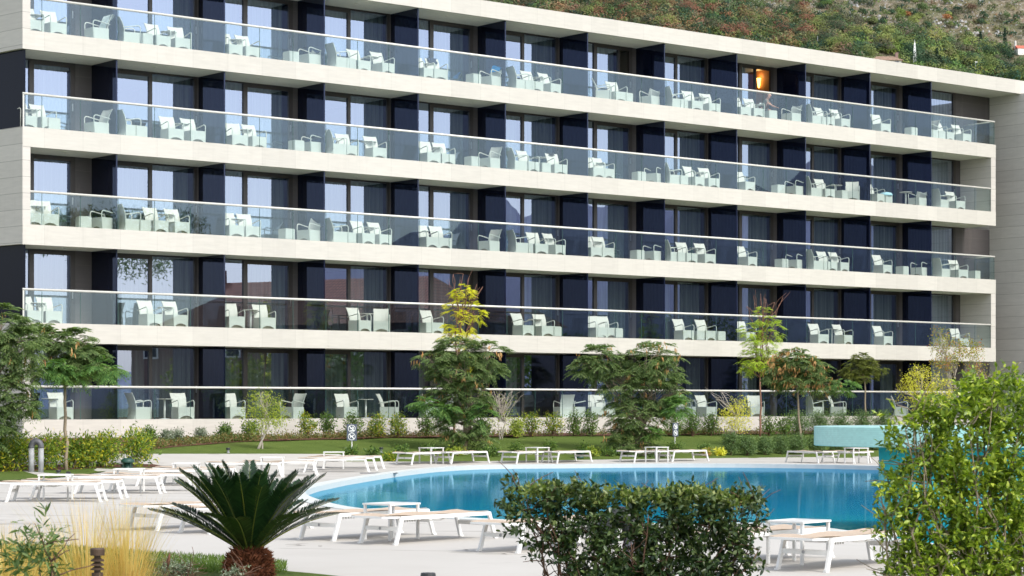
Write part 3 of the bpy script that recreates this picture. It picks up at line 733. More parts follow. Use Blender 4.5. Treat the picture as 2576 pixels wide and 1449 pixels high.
# local: -y is forward
J = [(0, .12, .50, .13, .10), (0, .06, .68, .13, .10), (0, -.06, .88, .15, .10), (0, -.14, 1.02, .055), (0, -.20, 1.10, .075), (0, -.235, 1.20, .085, .095), (0, -.22, 1.27, .06),
     (-.17, -.10, .96, .055), (-.21, -.26, .78, .042), (-.12, -.48, .66, .030), (-.10, -.55, .64, .028),
     (.17, -.10, .96, .055), (.21, -.26, .78, .042), (.10, -.48, .66, .030), (.08, -.55, .64, .028),
     (-.10, .08, .49, .085), (-.13, -.32, .50, .065), (-.13, -.36, .10, .04), (-.13, -.46, .04, .035),
     (.10, .08, .49, .085), (.13, -.32, .50, .065), (.15, -.34, .10, .04), (.15, -.44, .04, .035)]
Bn = [(0, 1), (1, 2), (2, 3), (3, 4), (4, 5), (5, 6), (2, 7), (7, 8), (8, 9), (9, 10), (2, 11), (11, 12), (12, 13), (13, 14), (0, 15), (15, 16), (16, 17), (17, 18), (0, 19), (19, 20), (20, 21), (21, 22)]
nb_ = len(J)
for s_, ix in ((-1, 10), (1, 14)):
    hx, hy, hz = J[ix][:3]
    for fi, (ox, L) in enumerate(((-.03, .07), (-.01, .085), (.01, .08), (.03, .065))):
        J += [(hx+ox, hy-.03, hz, .009), (hx+ox*1.1, hy-.03-L*.5, hz-.012, .008), (hx+ox*1.1, hy-.03-L*.85, hz-.035, .007)]
        n_ = len(J); Bn += [(ix, n_-3), (n_-3, n_-2), (n_-2, n_-1)]
    J += [(hx-s_*.035, hy-.0, hz-.0, .010), (hx-s_*.055, hy-.04, hz-.012, .008)]; n_ = len(J); Bn += [(ix-1, n_-2), (n_-2, n_-1)]
skinned('body', M['skin'], J, Bn, per)
M['shirt'] = cl('grey_shirt', (.16, .14, .11)); M['shorts'] = cl('grey_shorts', (.10, .09, .08))
skinned('shirt', M['shirt'], [(0, .12, .53, .145, .115), (0, .06, .68, .145, .115), (0, -.05, .87, .165, .115), (0, -.12, .98, .07), (-.17, -.10, .955, .075), (-.20, -.20, .85, .062), (.17, -.10, .955, .075), (.20, -.20, .85, .062)],
        [(0, 1), (1, 2), (2, 3), (2, 4), (4, 5), (2, 6), (6, 7)], per)
skinned('shorts', M['shorts'], [(0, .13, .50, .15, .11), (-.10, .06, .50, .10), (-.13, -.26, .51, .085), (.10, .06, .50, .10), (.13, -.26, .51, .085)], [(0, 1), (1, 2), (0, 3), (3, 4)], per)
skinned('hair', simple('grey_hair', (.36, .32, .28), .9, scale=60, var=.3), [(0, -.185, 1.20, .075, .085), (0, -.195, 1.27, .09, .085), (0, -.22, 1.30, .06)], [(0, 1), (1, 2)], per)
fm = MB(); fm.tube([(0, -.31, 1.20), (0, -.34, 1.17), (0, -.32, 1.16)], [.010, .014, .008], 6)
fm.tube([(-.085, -.2, 1.20), (-.095, -.19, 1.17)], [.02, .012], 6); fm.tube([(.085, -.2, 1.20), (.095, -.19, 1.17)], [.02, .012], 6); fm.build('nose_and_ears', M['skin'], per, smooth=True)
em = MB(); em.box(-.04, -.02, -.322, -.314, 1.205, 1.213); em.box(.02, .04, -.322, -.314, 1.205, 1.213); em.box(-.022, .022, -.318, -.31, 1.138, 1.143); em.build('eyes_and_mouth', M['shorts'], per)
cup = MB().lathe([(.03, 0), (.045, .05), (.045, .09)], 12); co_ = chairs[(4, 'T', 1908)]
tag(cup.build('cup', M['signwhite'], loc=co_.location+Vector((.12, .0, .724))), 'small white cup standing on the guest\'s round table', 'cup')
# ---------------------------------------------------------------- sun loungers and side tables
def lounger_proto():
    t = empty('sun_lounger'); w = .33
    f = MB()
    for s in (-1, 1):
        f.beam((-.86, s*w, .375), (.86, s*w, .375), .03, .055)
        f.beam((-1.17, s*(w-.035), .395), (-.55, s*(w-.035), .375), .025, .03)
    f.beam((.855, -w, .375), (.855, w, .375), .03, .05)
    for x in (-.5, 0, .45): f.beam((x, -w, .35), (x, w, .35), .03, .025)
    f.beam((-1.165, -w+.03, .395), (-1.165, w-.03, .395), .025, .03)
    f.tube([(-.35, -.22, .35), (-.2, -.22, .315), (0, -.22, .31), (.15, -.22, .35)], .01, 6); f.tube([(-.35, .22, .35), (-.2, .22, .315), (0, .22, .31), (.15, .22, .35)], .01, 6)
    for j in range(5): f.box(-.72+j*.05, -.705+j*.05, -.27, -.25, .31, .35)
    f.build('frame', M['white'], t)
    for sx in (-1, 1):
        for sy in (-1, 1):
            l = MB().beam((sx*.84, sy*(w+.004), .39), (sx*.955, sy*(w+.012), .018), .035, .055); l.beam((sx*.94, sy*(w+.012), .012), (sx*1.0, sy*(w+.012), .012), .045, .024)
            l.build('leg', M['white'], t)
        MB().beam((sx*.895, -w-.004, .225), (sx*.895, w+.004, .225), .022, .06).build('crossbar', M['white'], t)
    bd = MB(); bd.lathe([(.0, 0), (.022, 0), (.022, .004), (0, .004)], 12); bo = bd.build('badge', M['pipe'], t, loc=(-.909, .02, .225)); bo.rotation_euler = (0, R(-90), 0)
    v = []; fc = []; nx_, ny_ = 16, 8
    for i in range(nx_+1):
        x = -1.17+2.03*i/nx_
        for j in range(ny_+1):
            y = (j/ny_-.5)*2*(w-.02); z = .408-.018*(1-(2*j/ny_-1)**2)+(.012 if x < -.6 else 0)+.01*math.sin(i*.9)
            v += [(x, y, z), (x, y, z-.006)]
    g = lambda i, j, s: (i*(ny_+1)+j)*2+s
    for i in range(nx_):
        for j in range(ny_): fc += [(g(i, j, 0), g(i+1, j, 0), g(i+1, j+1, 0), g(i, j+1, 0)), (g(i, j, 1), g(i, j+1, 1), g(i+1, j+1, 1), g(i+1, j, 1))]
        fc += [(g(i, 0, 0), g(i, 0, 1), g(i+1, 0, 1), g(i+1, 0, 0)), (g(i, ny_, 0), g(i+1, ny_, 0), g(i+1, ny_, 1), g(i, ny_, 1))]
    for j in range(ny_): fc += [(g(0, j, 0), g(0, j+1, 0), g(0, j+1, 1), g(0, j, 1)), (g(nx_, j, 0), g(nx_, j, 1), g(nx_, j+1, 1), g(nx_, j+1, 0))]
    MB().add(v, fc).build('sling', M['sling'], t, smooth=False)
    return t
def sidetable_proto():
    t = empty('side_table'); a, b = .33, .28
    tp = MB()
    tp.box(-a, a, -b, -b+.06, .515, .54); tp.box(-a, a, b-.06, b, .515, .54); tp.box(-a, -a+.06, -b+.06, b-.06, .515, .54); tp.box(a-.06, a, -b+.06, b-.06, .515, .54)
    n = 12
    for i in range(n): x = -a+.06+(2*a-.12)*(i+.25)/n; tp.box(x, x+(2*a-.12)/n*.62, -b+.06, b-.06, .522, .536)
    for yy in (-.1, .06): tp.box(-a+.06, a-.06, yy, yy+.03, .5165, .5215)
    tp.build('tabletop', M['white'], t)
    for sx in (-1, 1):
        for sy in (-1, 1): MB().box(sx*(a-.03)-.019, sx*(a-.03)+.019, sy*(b-.03)-.019, sy*(b-.03)+.019, 0, .515).build('leg', M['white'], t, bevel=.003)
    for sy in (-1, 1): MB().box(-a+.05, a-.05, sy*(b-.03)-.008, sy*(b-.03)+.008, .36, .40).build('rail', M['white'], t)
    return t
LP, TP = lounger_proto(), sidetable_proto(); lused = [0, 0]
G50 = R(50)
def wpt(x, y):
    return Vector((x, y, terr(x, y)))
def lounger(px=None, deg=50, w=None, label=''):
    c = Vector((math.cos(R(deg)), math.sin(R(deg)), 0)); sd_ = Vector((-c.y, c.x, 0))
    p = wpt(*w) if w else gp(*px)+c*.98-sd_*.33
    o = LP if not lused[0] else copy_tree(LP); lused[0] += 1
    p.z = terr(p.x, p.y)+.031; o.location = p; o.rotation_euler = (0, 0, R(deg)); o.scale = (1.13 if p.y < 40 else 1, 1, 1)
    tag(o, label, 'sun lounger', 'sun loungers on the pool deck'); return o
def stable(px=None, deg=50, w=None, label=''):
    p = wpt(*w) if w else gp(*px); o = TP if not lused[1] else copy_tree(TP); lused[1] += 1
    p.z = terr(p.x, p.y)+.031; o.location = p; o.rotation_euler = (0, 0, R(deg)); tag(o, label, 'side table', 'white side tables beside the sun loungers'); return o
sl_ = 'white framed beige sun lounger '
lounger(w=(-1.21, 32.2), label=sl_+'at the near poolside, right of its slatted table')
lounger(w=(-2.16, 33.1), label=sl_+'behind and left of the nearest slatted table')
stable(w=(-1.78, 32.5), label='slatted white side table between the two near poolside loungers')
lounger(w=(-5.16, 35.75), label=sl_+'left of the cycad, the further out of two')
lounger(w=(-4.2, 34.85), label=sl_+'partly hidden behind the cycad')
lounger(w=(.52, 30.5), label=sl_+'whose end shows left of the dark hedge')
lounger(w=(4.16, 27.1), label=sl_+'in front of the bright green shrub at the right')
lounger(w=(3.2, 28.0), label=sl_+'behind the table right of the hedge')
stable(w=(3.59, 27.6), label='slatted white side table right of the dark hedge')
lounger(w=(-9.4, 45.45), deg=1, label=sl_+'at far left, nearest of the left rows')
lounger(w=(-9.2, 46.8), deg=1, label=sl_+'at far left, second of the left rows')
stable(w=(-9.57, 46.15), deg=1, label='white side table at far left, nearest of the left rows')
lounger(w=(-8.85, 49.7), deg=1, label=sl_+'third in the left rows, dark item at its head')
lounger(w=(-8.35, 51.2), deg=1, label=sl_+'fourth in the left rows, beside the green speaker')
stable(w=(-8.78, 50.45), deg=1, label='white side table in front of the green mushroom speaker')
lounger(w=(-8.3, 54.6), deg=2, label=sl_+'fifth in the left rows, before the garden path')
lounger(w=(-7.95, 56.1), deg=2, label=sl_+'sixth in the left rows, left of the cycad tips')
stable(w=(-8.2, 55.4), deg=2, label='low white side table above the cycad\'s left fronds')
lounger(w=(-7.35, 61.3), deg=3, label=sl_+'seventh in the left rows, behind the cycad tips')
lounger(w=(-6.5, 62.6), deg=3, label=sl_+'eighth in the left rows, behind the cycad')
stable(w=(-6.75, 62.0), deg=3, label='white side table behind the cycad tips')
lounger(px=(766, 1189), deg=3, label=sl_+'ninth in the left rows, left of the drain cover')
lounger((790, 1184.5), deg=3, label=sl_+'tenth in the left rows, second from the mulch bed')
stable((840, 1182), deg=3, label='white side table at the far end of the left rows')
lounger((812, 1179), deg=3, label=sl_+'last in the left rows, next to the mulch bed')
for (p, dg, lb) in (((996, 1170.5), 50, 'in the far row, leftmost'), ((1096, 1168), 50, 'in the far row, second from left'), ((1260, 1167.2), 50, 'in the far row, third from left'),
                    ((1362, 1166.5), 50, 'in the far row, left of the green rock speaker'), ((1559, 1164), 44, 'in the far row, under the big dark tree'), ((1655, 1163.5), 44, 'in the far row, sixth from left'),
                    ((2060, 1168), 118, 'across the pool under the turquoise disc'), ((2152, 1168), 118, 'across the pool beside the turquoise column')):
    lounger(p, dg, label=sl_+lb)
for p, dg, lb in (((1085, 1169), 50, 'white side table of the far row, left pair'), ((1352, 1167), 50, 'white side table of the far row, middle pair'), ((1652, 1165), 44, 'white side table of the far row, right pair'), ((2154, 1168), 28, 'white side table under the turquoise disc')):
    stable(p, dg, label=lb)
#@@GARDEN
# ---------------------------------------------------------------- turquoise fountain canopy
fc_ = Vector(((2400-CX)/F*36.6, 36.6, 0))
fo = empty('mushroom_fountain', (fc_.x, fc_.y, WZ-.3), 0, 'pale turquoise mosaic disc on a round turquoise column in the pool', 'fountain')
b0 = -WZ+.3
MB().lathe([(.0, b0-.655), (2.30, b0-.655), (2.31, b0-.645), (2.31, b0-.345), (2.30, b0-.335), (0, b0-.315)], 96).build('disc', M['mosaic'], fo, smooth=False)
MB().lathe([(1.235, 0), (1.235, b0-.656)], 64).build('column', M['mosaic2'], fo, smooth=True)
# ---------------------------------------------------------------- small garden objects
def place(px): return gp(*px)
g = place((91, 1194)); Yg = g.y; sc = F/Yg
pp = empty('vent_pipe', g, 0, 'pair of grey vent pipes joined by a dark elbow bend', 'vent pipe')
hp = (1191-1122)/sc; rr = .08; dx = (102-78)/sc/2
for s in (-1, 1): MB().tube([(s*dx, 0, 0), (s*dx, 0, hp)], rr, 20).build('pipe', M['pipe'], pp, smooth=True)
ar = [(dx*math.cos(a), 0, hp+dx*1.25*math.sin(a)) for a in np.linspace(math.pi, 0, 15)]
MB().tube([(-dx, 0, hp-.02)]+ar+[(dx, 0, hp-.02)], rr*1.12, 20).build('elbow', M['elbow'], pp, smooth=True)
MB().tube([(-.012, 0, hp+dx*1.25), (.012, 0, hp+dx*1.25)], rr*1.22, 20).build('collar', M['elbow'], pp)
g = place((321, 1184)); e = empty('garden_speaker', g, 0, 'dark green mushroom-shaped garden speaker at the hedge end', 'speaker')
MB().lathe([(.05, .24), (.19, .24), (.20, .27), (.19, .32), (.13, .37), (.0, .385)], 28).build('hood', M['greenpl'], e, smooth=True)
MB().lathe([(.18, 0), (.17, .03), (.10, .10), (.09, .24)], 20).build('base', M['greenpl'], e, smooth=True)
for a in (0, 90, 180, 270): MB().tube([(.16*math.cos(R(a+45)), .16*math.sin(R(a+45)), 0), (.16*math.cos(R(a+45)), .16*math.sin(R(a+45)), .25)], .018, 6).build('strut', M['greenpl'], e)
g = place((1458, 1153)); e = empty('garden_speaker', g, .3, 'dark green boulder-shaped garden speaker behind the far loungers', 'speaker')
MB().lathe([(.05, .16), (.19, .17), (.20, .22), (.16, .28), (.0, .30)], 24).build('hood', M['greenpl'], e, smooth=True)
MB().lathe([(.15, 0), (.14, .05), (.09, .08), (.08, .17)], 16).build('base', M['greenpl'], e, smooth=True)
def bollard(px, h, r, label, mat='blackpl', loc=None, lou=False):
    g = loc if loc is not None else place(px); e = empty('bollard_light', g, 0, label, 'garden light')
    if lou:
        MB().lathe([(r*.8, 0), (r*.8, h-.17)], 20).build('post', M[mat], e)
        MB().lathe([(r, h-.05), (r, h-.008), (r*.9, h), (0, h)], 20).build('cap', M[mat], e)
        lv = MB().lathe([(r*.45, h-.17), (r*.45, h-.05)], 20)
        for q_ in (.15, .12, .09): lv.lathe([(r*.46, h-q_+.012), (r*.92, h-q_), (r*.92, h-q_+.008), (r*.46, h-q_+.022)], 20)
        lv.build('louvres', M[mat], e); return
    MB().lathe([(r*1.0, h*.62), (r, h*.93), (r*.92, h), (0, h)], 20).build('cap', M[mat], e)
    MB().lathe([(r*.72, 0), (r*.72, h*.2), (r*.55, h*.22), (r*.45, h*.62)], 20).build('body', M[mat if lou else 'pipe'], e)
    if lou:
        for q_ in (.3, .42, .54): MB().lathe([(r*.5, h*q_), (r*.95, h*(q_-.04)), (r*.95, h*(q_-.02)), (r*.5, h*(q_+.02))], 20).build('louvre', M[mat], e)
bollard((147, 1197), .17, .075, 'small dark garden light behind the leftmost side table')
bollard((309, 1182), .15, .065, 'small grey garden light beside the mushroom speaker')
bollard((574, 1139.5), .17, .07, 'small grey garden light at the lawn edge')
bollard((959, 1139), .19, .07, 'small grey garden light right of the first sign')
p = at(1077, 1441, 21.5); bollard(None, p.z+2, .076, 'dark round bollard top at the bottom centre', loc=Vector((p.x, p.y, -2)))
p = at(245, 1379, 15.2); bollard(None, p.z+2, .05, 'brown louvred garden light among the feather grass', 'rust', Vector((p.x, p.y, -2)), True)
# dark gooseneck pipe standing behind the hedge
Yp = 21.0; e = empty('gooseneck_pipe', Vector((at(1590, 1300, Yp).x, Yp, -2)), 0, 'black gooseneck vent pipe seen through the dark hedge', 'vent pipe')
zt = at(0, 1330, Yp).z+2
MB().tube([(0, 0, 0), (0, 0, zt)], .085, 18).build('pipe', M['elbow'], e, smooth=True)
MB().tube([(0, 0, zt-.02)]+[(-.12+.12*math.cos(a), 0, zt+.12*math.sin(a)) for a in np.linspace(0, math.pi, 10)]+[(-.24, 0, zt-.14)], .098, 18).build('elbow', M['blackpl'], e, smooth=True)
# black item at the head of a lounger
o = MB().box(-.05, .05, -.05, .05, 0, .075).build('dark_pouch', M['blackpl'], bevel=.015, loc=wpt(-10.0, 49.6)+Vector((0, 0, .45)))
tag(o, 'small black pouch at the head of a left-row lounger', 'pouch')
# signs
def sign(px, ztop_px, w, h, yaw, label):
    g = place(px); e = empty('park_sign', g, yaw, label, 'sign'); sc_ = F/g.y
    top = (px[1]-ztop_px)/sc_
    MB().tube([(0, .03, 0), (0, .03, top-.1)], .022, 8).build('post', M['white'], e)
    MB().box(-w/2, w/2, -.012, .012, top-h, top).build('plate', M['slate'], e, bevel=.004)
    def ring(cz, r):
        m = MB(); n = 36; v = []
        for rr_ in (r, r*.86):
            for y in (-.020, -.0125):
                for i in range(n): a = 2*math.pi*i/n; v.append((rr_*math.cos(a), y, cz+rr_*math.sin(a)))
        f = [];
        for i in range(n):
            j = (i+1) % n; f += [(i, j, 2*n+j, 2*n+i), (i, n+i, n+j, j), (2*n+i, 2*n+j, 3*n+j, 3*n+i)]
        m.add(v, f); c = r*.64
        m.add([(-c-.012, -.022, cz+c-.012), (-c+.012, -.022, cz+c+.012), (c+.012, -.022, cz-c+.012), (c-.012, -.022, cz-c-.012)]+
              [(-c-.012, -.013, cz+c-.012), (-c+.012, -.013, cz+c+.012), (c+.012, -.013, cz-c+.012), (c-.012, -.013, cz-c-.012)], [(0, 1, 2, 3), (0, 4, 5, 1), (2, 6, 7, 3)])
        m.build('prohibition_ring', M['signwhite'], e)
    def sil(poly, cz, r, name):
        m = MB(); m.add([(x*r, -.019, cz+z*r) for x, z in poly]+[(x*r, -.0125, cz+z*r) for x, z in poly], [tuple(range(len(poly)))]+[(i, i+len(poly), (i+1) % len(poly)+len(poly), (i+1) % len(poly)) for i in range(len(poly))]); m.build(name, M['signwhite'], e)
    r = min(w*.37, h*.23); c1, c2 = top-h*.265, top-h*.735
    ring(c1, r); ring(c2, r)
    dog = [(-.62, .18), (-.5, .22), (-.42, .08), (.1, .12), (.28, .48), (.40, .52), (.44, .42), (.62, .36), (.60, .24), (.38, .20), (.34, -.02), (.30, -.48), (.18, -.48), (.16, -.18), (-.22, -.14), (-.30, -.48), (-.44, -.48), (-.40, -.10), (-.52, .02)]
    fig = [(-.55, .05), (-.30, .12), (-.02, .06), (.18, .34), (.22, .60), (.36, .62), (.42, .40), (.58, .18), (.60, -.18), (.48, -.20), (.40, .06), (.22, .10), (.05, -.14), (-.25, -.10), (-.52, -.06)]
    sil(dog, c2, r, 'dog_pictogram'); sil(fig, c1, r, 'figure_pictogram')
    sil([(-.5, -.5), (-.25, -.38), (.1, -.46), (.4, -.40), (.3, -.62), (0, -.74), (-.35, -.66)], c1, r, 'mound_pictogram')
sign((885, 1130), 1067, .35, .58, 0, 'slate sign with two white prohibition rings, left of the pool trees')
sign((1699, 1122), 1064, .29, .52, R(38), 'slate sign with two prohibition rings, right of the big dark tree')
#@@PLANTS
# ---------------------------------------------------------------- plants
def nrm(a): return a/np.maximum(np.linalg.norm(a, axis=-1, keepdims=True), 1e-9)
def rdir(n): return nrm(RNG.normal(size=(n, 3)))
def leafquads(P, D, L, W, fold=.12, roll=None):
    n = len(P); D = nrm(D); rv = rdir(n) if roll is None else nrm(roll); Sd = nrm(np.cross(D, rv)); Nn = np.cross(Sd, D)
    L = np.broadcast_to(np.asarray(L, float), (n,))[:, None]; W = np.broadcast_to(np.asarray(W, float), (n,))[:, None]
    V = np.stack([P, P+D*L*.45+Sd*W*.5+Nn*W*fold, P+D*L, P+D*L*.45-Sd*W*.5+Nn*W*fold], 1).reshape(-1, 3)
    return V, np.arange(4*n).reshape(-1, 4)
def blobs3(blobs, Y, o, dep=.8):
    out = []
    for bl in blobs:
        x, y, rx, ry = bl[:4]; dy = bl[4] if len(bl) > 4 else 0
        c = at(x, y, Y); out.append((np.array([c.x, Y+dy, c.z])-np.array(o), np.array([rx, 0, ry])*Y/F+np.array([0, rx*Y/F*dep, 0])))
    return out
def sample_clumps(bl, n, inner=.45):
    w = np.array([np.prod(r)**.75 for _, r in bl]); w /= w.sum(); ix = RNG.choice(len(bl), n, p=w)
    C = np.array([c for c, _ in bl])[ix]; Rr = np.array([r for _, r in bl])[ix]
    d = rdir(n); rad = (inner+(1-inner)*RNG.random(n)**.6)[:, None]
    return C+d*Rr*rad, nrm(d*Rr*rad+1e-6), d
def twigs(mb, a, b, r0, r1, n=5, wob=.06, seg=5):
    a, b = Vector(a), Vector(b); L = (b-a).length; pts = []
    for i in range(n+1):
        u = i/n; p = a.lerp(b, u); k = math.sin(u*math.pi)*L*wob
        pts.append(p+Vector((random.uniform(-k, k), random.uniform(-k, k), random.uniform(-k, k)*.5+k*.5)))
    mb.tube(pts, [r0+(r1-r0)*i/n for i in range(n+1)], seg)
    return pts
def fronds(B, D, L, droop=.45, np_=7, wid=.13, plen=.42):
    Vs = []; n = len(B); D = nrm(D); Z = np.array([0, 0, 1.]); Sd = nrm(np.cross(D, Z+1e-3)); L = L[:, None]
    for j in range(np_):
        t = .15+.85*j/(np_-1); p = B+D*L*t-Z*L*droop*t*t; tg = nrm(D-Z*2*droop*t*.8)
        pr = math.sin(.35+2.4*(1-t))*plen if j < np_-1 else plen*.6
        for s in (-1, 1):
            pd = nrm(Sd*s*.85+tg*.55-Z*.35+RNG.normal(size=(n, 3))*.08)
            Vs.append(np.stack([p-tg*L*wid*.15, p+pd*L*pr*.5+tg*L*wid*.45, p+pd*L*pr, p+pd*L*pr*.45-tg*L*wid*.45], 1))
    V = np.stack(Vs, 1).reshape(-1, 3); return V, np.arange(len(V)).reshape(-1, 4)
def wtree(name, label, cat, base, blobs, fork, kind, ntips, group=None, trunkr=.06, mats=('silk', 'bark'), pods=0, bright=None, Y=None, per=9, fl=(.26, .42), bare=None, stems=1, leaf=None):
    """tree or tall shrub: base and crown masses surveyed from one side, given their own depth"""
    g = gp(*base) if Y is None else Vector((at(base[0], 0, Y).x, Y, terr(at(base[0], 0, Y).x, Y)))
    Y = g.y; o = np.array(g); e = empty(name, g, 0, label, cat, group)
    bl = blobs3(blobs, Y, o)
    tr = MB(); fk = at(fork[0], fork[1], Y)-g
    for si in range(stems):
        off = Vector((random.uniform(-.12, .12), random.uniform(-.1, .1), 0))*(stems > 1)
        f2 = fk+Vector((random.uniform(-.25, .25), random.uniform(-.2, .2), random.uniform(-.2, .3)))*(stems > 1)
        twigs(tr, off+Vector((0, 0, -.05)), f2, trunkr, trunkr*.7, 6, .02, 8)
        for c, r in bl:
            if stems > 1 and random.random() < .4: continue
            c = Vector(c); pts = twigs(tr, f2, c, trunkr*.55, trunkr*.22, 5, .09, 6)
            for _ in range(7):
                d = Vector(rdir(1)[0]); tip = c+Vector((d.x*r[0], d.y*r[1], abs(d.z)*r[2]))*.85
                twigs(tr, random.choice(pts[2:]), tip, trunkr*.2, trunkr*.07, 4, .1, 4)
    if bare:
        for (x, y) in bare:
            c = at(x, y, Y)-g+Vector((0, random.uniform(-.3, .3), 0)); s0 = Vector(bl[0][0])+Vector((random.uniform(-.1, .1), 0, 0)); ps_ = twigs(tr, s0, c, .022, .007, 6, .05, 4)
            for _ in range(4): twigs(tr, random.choice(ps_[1:]), random.choice(ps_[2:])+Vector((random.uniform(-.3, .3), random.uniform(-.3, .3), random.uniform(.05, .35))), .008, .004, 3, .1, 4)
    tr.build('trunk', M[mats[1]], e, smooth=True)
    T, od, _ = sample_clumps(bl, ntips, .5)
    if kind == 'frond':
        B = np.repeat(T, per, 0); OD = np.repeat(od, per, 0); n = len(B)
        a = RNG.random(n)*2*math.pi; D = np.stack([np.cos(a), np.sin(a), RNG.uniform(-.15, .45, n)], 1)+OD*.7
        V, Q = fronds(B+RNG.normal(size=(n, 3))*.02, D, RNG.uniform(fl[0], fl[1], n))
    else:
        lf = leaf or (.09, .045); B = np.repeat(T, per, 0); n = len(B); B = B+RNG.normal(size=(n, 3))*lf[0]*1.3
        V, Q = leafquads(B, rdir(n)+np.repeat(od, per, 0)*.5+np.array([0, 0, .2]), RNG.uniform(.7, 1.3, n)*lf[0], RNG.uniform(.7, 1.2, n)*lf[1], roll=np.repeat(od, per, 0)+rdir(n)*.7+np.array([0, 0, .5]))
    link('crown', arr_mesh('crown', V, Q), M[mats[0]], e)
    if bright:
        bb = blobs3(bright[1], Y, o); T2, od2, _ = sample_clumps(bb, bright[2], .3); B = np.repeat(T2, per, 0); n = len(B); a = RNG.random(n)*6.283
        if kind == 'frond': V, Q = fronds(B, np.stack([np.cos(a), np.sin(a), RNG.uniform(-.1, .4, n)], 1)+np.repeat(od2, per, 0)*.7, RNG.uniform(fl[0], fl[1]*1.1, n))
        else:
            B = B+RNG.normal(size=(n, 3))*.1; V, Q = leafquads(B, rdir(n), RNG.uniform(.7, 1.3, n)*.09, .045)
        link('new_foliage', arr_mesh('new_foliage', V, Q), M[bright[0]], e)
    if pods:
        Tp, odp, _ = sample_clumps(bl, pods, .92); Tp = Tp+odp*.08; B = np.repeat(Tp, 5, 0)+RNG.normal(size=(pods*5, 3))*.045; n = len(B)
        V, Q = leafquads(B, RNG.normal(size=(n, 3))*.22+np.array([0, 0, -1.]), RNG.uniform(.14, .23, n), .042)
        tag(link('seed_pods', arr_mesh('seed_pods', V, Q), M['pods'], e), kind='stuff')
    return e
wtree('silk_tree', 'dark feathery silk tree cut off by the left edge', 'tree', (-40, 1192), [(5, 815, 60, 45), (60, 870, 55, 45), (15, 900, 50, 55), (-10, 985, 75, 60), (60, 1015, 40, 30), (-20, 1075, 60, 40), (70, 945, 30, 30)], (-30, 1050), 'frond', 230, pods=26, trunkr=.08, mats=('silk', 'bark'))
wtree('silk_tree', 'slender silk tree with bright lower fronds at the left, beside the vent pipes', 'tree', (167, 1187), [(130, 865, 62, 38), (190, 870, 60, 42), (225, 905, 42, 30), (110, 915, 35, 30), (180, 925, 50, 25), (95, 835, 35, 18)], (164, 975), 'frond', 170, pods=10, trunkr=.058, mats=('silk', 'bark'),
      bright=('silkbright', [(165, 925, 35, 22, -.6), (275, 922, 40, 20, -.3), (195, 945, 40, 20, -.4)], 46))
wtree('silk_tree', 'dark bushy silk tree with hanging pods left of centre', 'tree', (1166, 1137), [(1150, 880, 55, 32), (1225, 885, 45, 28), (1095, 905, 50, 22), (1160, 935, 75, 40), (1235, 930, 40, 22), (1120, 985, 55, 45), (1175, 1000, 60, 50), (1160, 1070, 60, 40), (1190, 1110, 45, 22), (1130, 1030, 40, 30)], (1165, 1050), 'frond', 330, pods=80, trunkr=.06, stems=3,
      bright=('silkbright', [(1070, 1012, 28, 14, -.5), (1215, 1040, 25, 20, -.5), (1120, 1025, 25, 14, -.8)], 26))
wtree('silk_tree', 'big dark silk tree with two leafy heads right of centre', 'tree', (1612, 1146), [(1510, 905, 60, 35), (1480, 925, 45, 30), (1640, 900, 70, 42), (1680, 930, 40, 35), (1560, 960, 60, 40), (1640, 975, 70, 50), (1600, 1040, 80, 50), (1570, 1095, 55, 40), (1622, 1100, 42, 42), (1700, 985, 35, 30), (1600, 1130, 70, 22)], (1608, 1060), 'frond', 400, pods=85, trunkr=.065, stems=4,
      bright=('silkbright', [(1700, 1025, 30, 30, -.6), (1500, 880, 25, 12, 0), (1640, 1090, 20, 14, -.7)], 26))
wtree('locust_tree', 'tall thin locust tree with bright yellow leaves behind the pods tree', 'tree', (1138, 1117), [(1160, 805, 45, 42), (1150, 765, 30, 28), (1195, 790, 25, 30), (1130, 835, 30, 25), (1165, 850, 40, 22), (1185, 915, 20, 30), (1165, 735, 30, 22)], (1150, 900), 'frond', 115, trunkr=.045, mats=('yellow', 'redbark'), fl=(.16, .26), per=6,
      bare=[(1140, 690), (1165, 688), (1200, 715), (1125, 740), (1180, 700), (1215, 722)])
wtree('locust_tree', 'tall lime green locust tree with bare red tips at the right', 'tree', (1912, 1099), [(1915, 855, 42, 40), (1900, 905, 45, 30), (1945, 830, 28, 35), (1890, 840, 30, 25), (1930, 900, 35, 30), (1920, 795, 25, 28), (1885, 925, 30, 18)], (1912, 950), 'frond', 200, trunkr=.045, mats=('lime', 'redbark'), fl=(.16, .27), per=6,
      bare=[(1895, 745), (1915, 738), (1925, 750), (1950, 760), (1970, 748), (1880, 770)])
wtree('silk_tree', 'umbrella-shaped silk tree covered in orange pods at the right', 'tree', (2020, 1141), [(2000, 915, 62, 34), (1960, 935, 35, 25), (2045, 935, 40, 25), (2005, 960, 60, 22), (2080, 970, 35, 16)], (2005, 965), 'frond', 165, pods=190, trunkr=.05, mats=('silk', 'bark'), bright=('silkbright', [(2120, 972, 28, 14, -.2)], 12))
wtree('silk_tree', 'small olive umbrella tree standing apart at the right', 'tree', (2180, 1092), [(2165, 918, 45, 20), (2150, 935, 38, 18), (2195, 928, 32, 20), (2170, 900, 25, 12), (2175, 945, 45, 12)], (2175, 960), 'frond', 130, trunkr=.045, mats=('silkolive', 'bark'), fl=(.18, .28))
wtree('twiggy_tree', 'leggy young tree with pale stems and red-tinged leaves', 'tree', (2398, 1092), [(2365, 870, 28, 25), (2400, 885, 30, 30), (2440, 880, 35, 28), (2375, 915, 35, 20), (2455, 935, 30, 35), (2365, 840, 20, 16)], (2400, 1000), 'leaf', 330, trunkr=.028, mats=('autumn', 'palebark'), stems=4, per=7, leaf=(.085, .06))
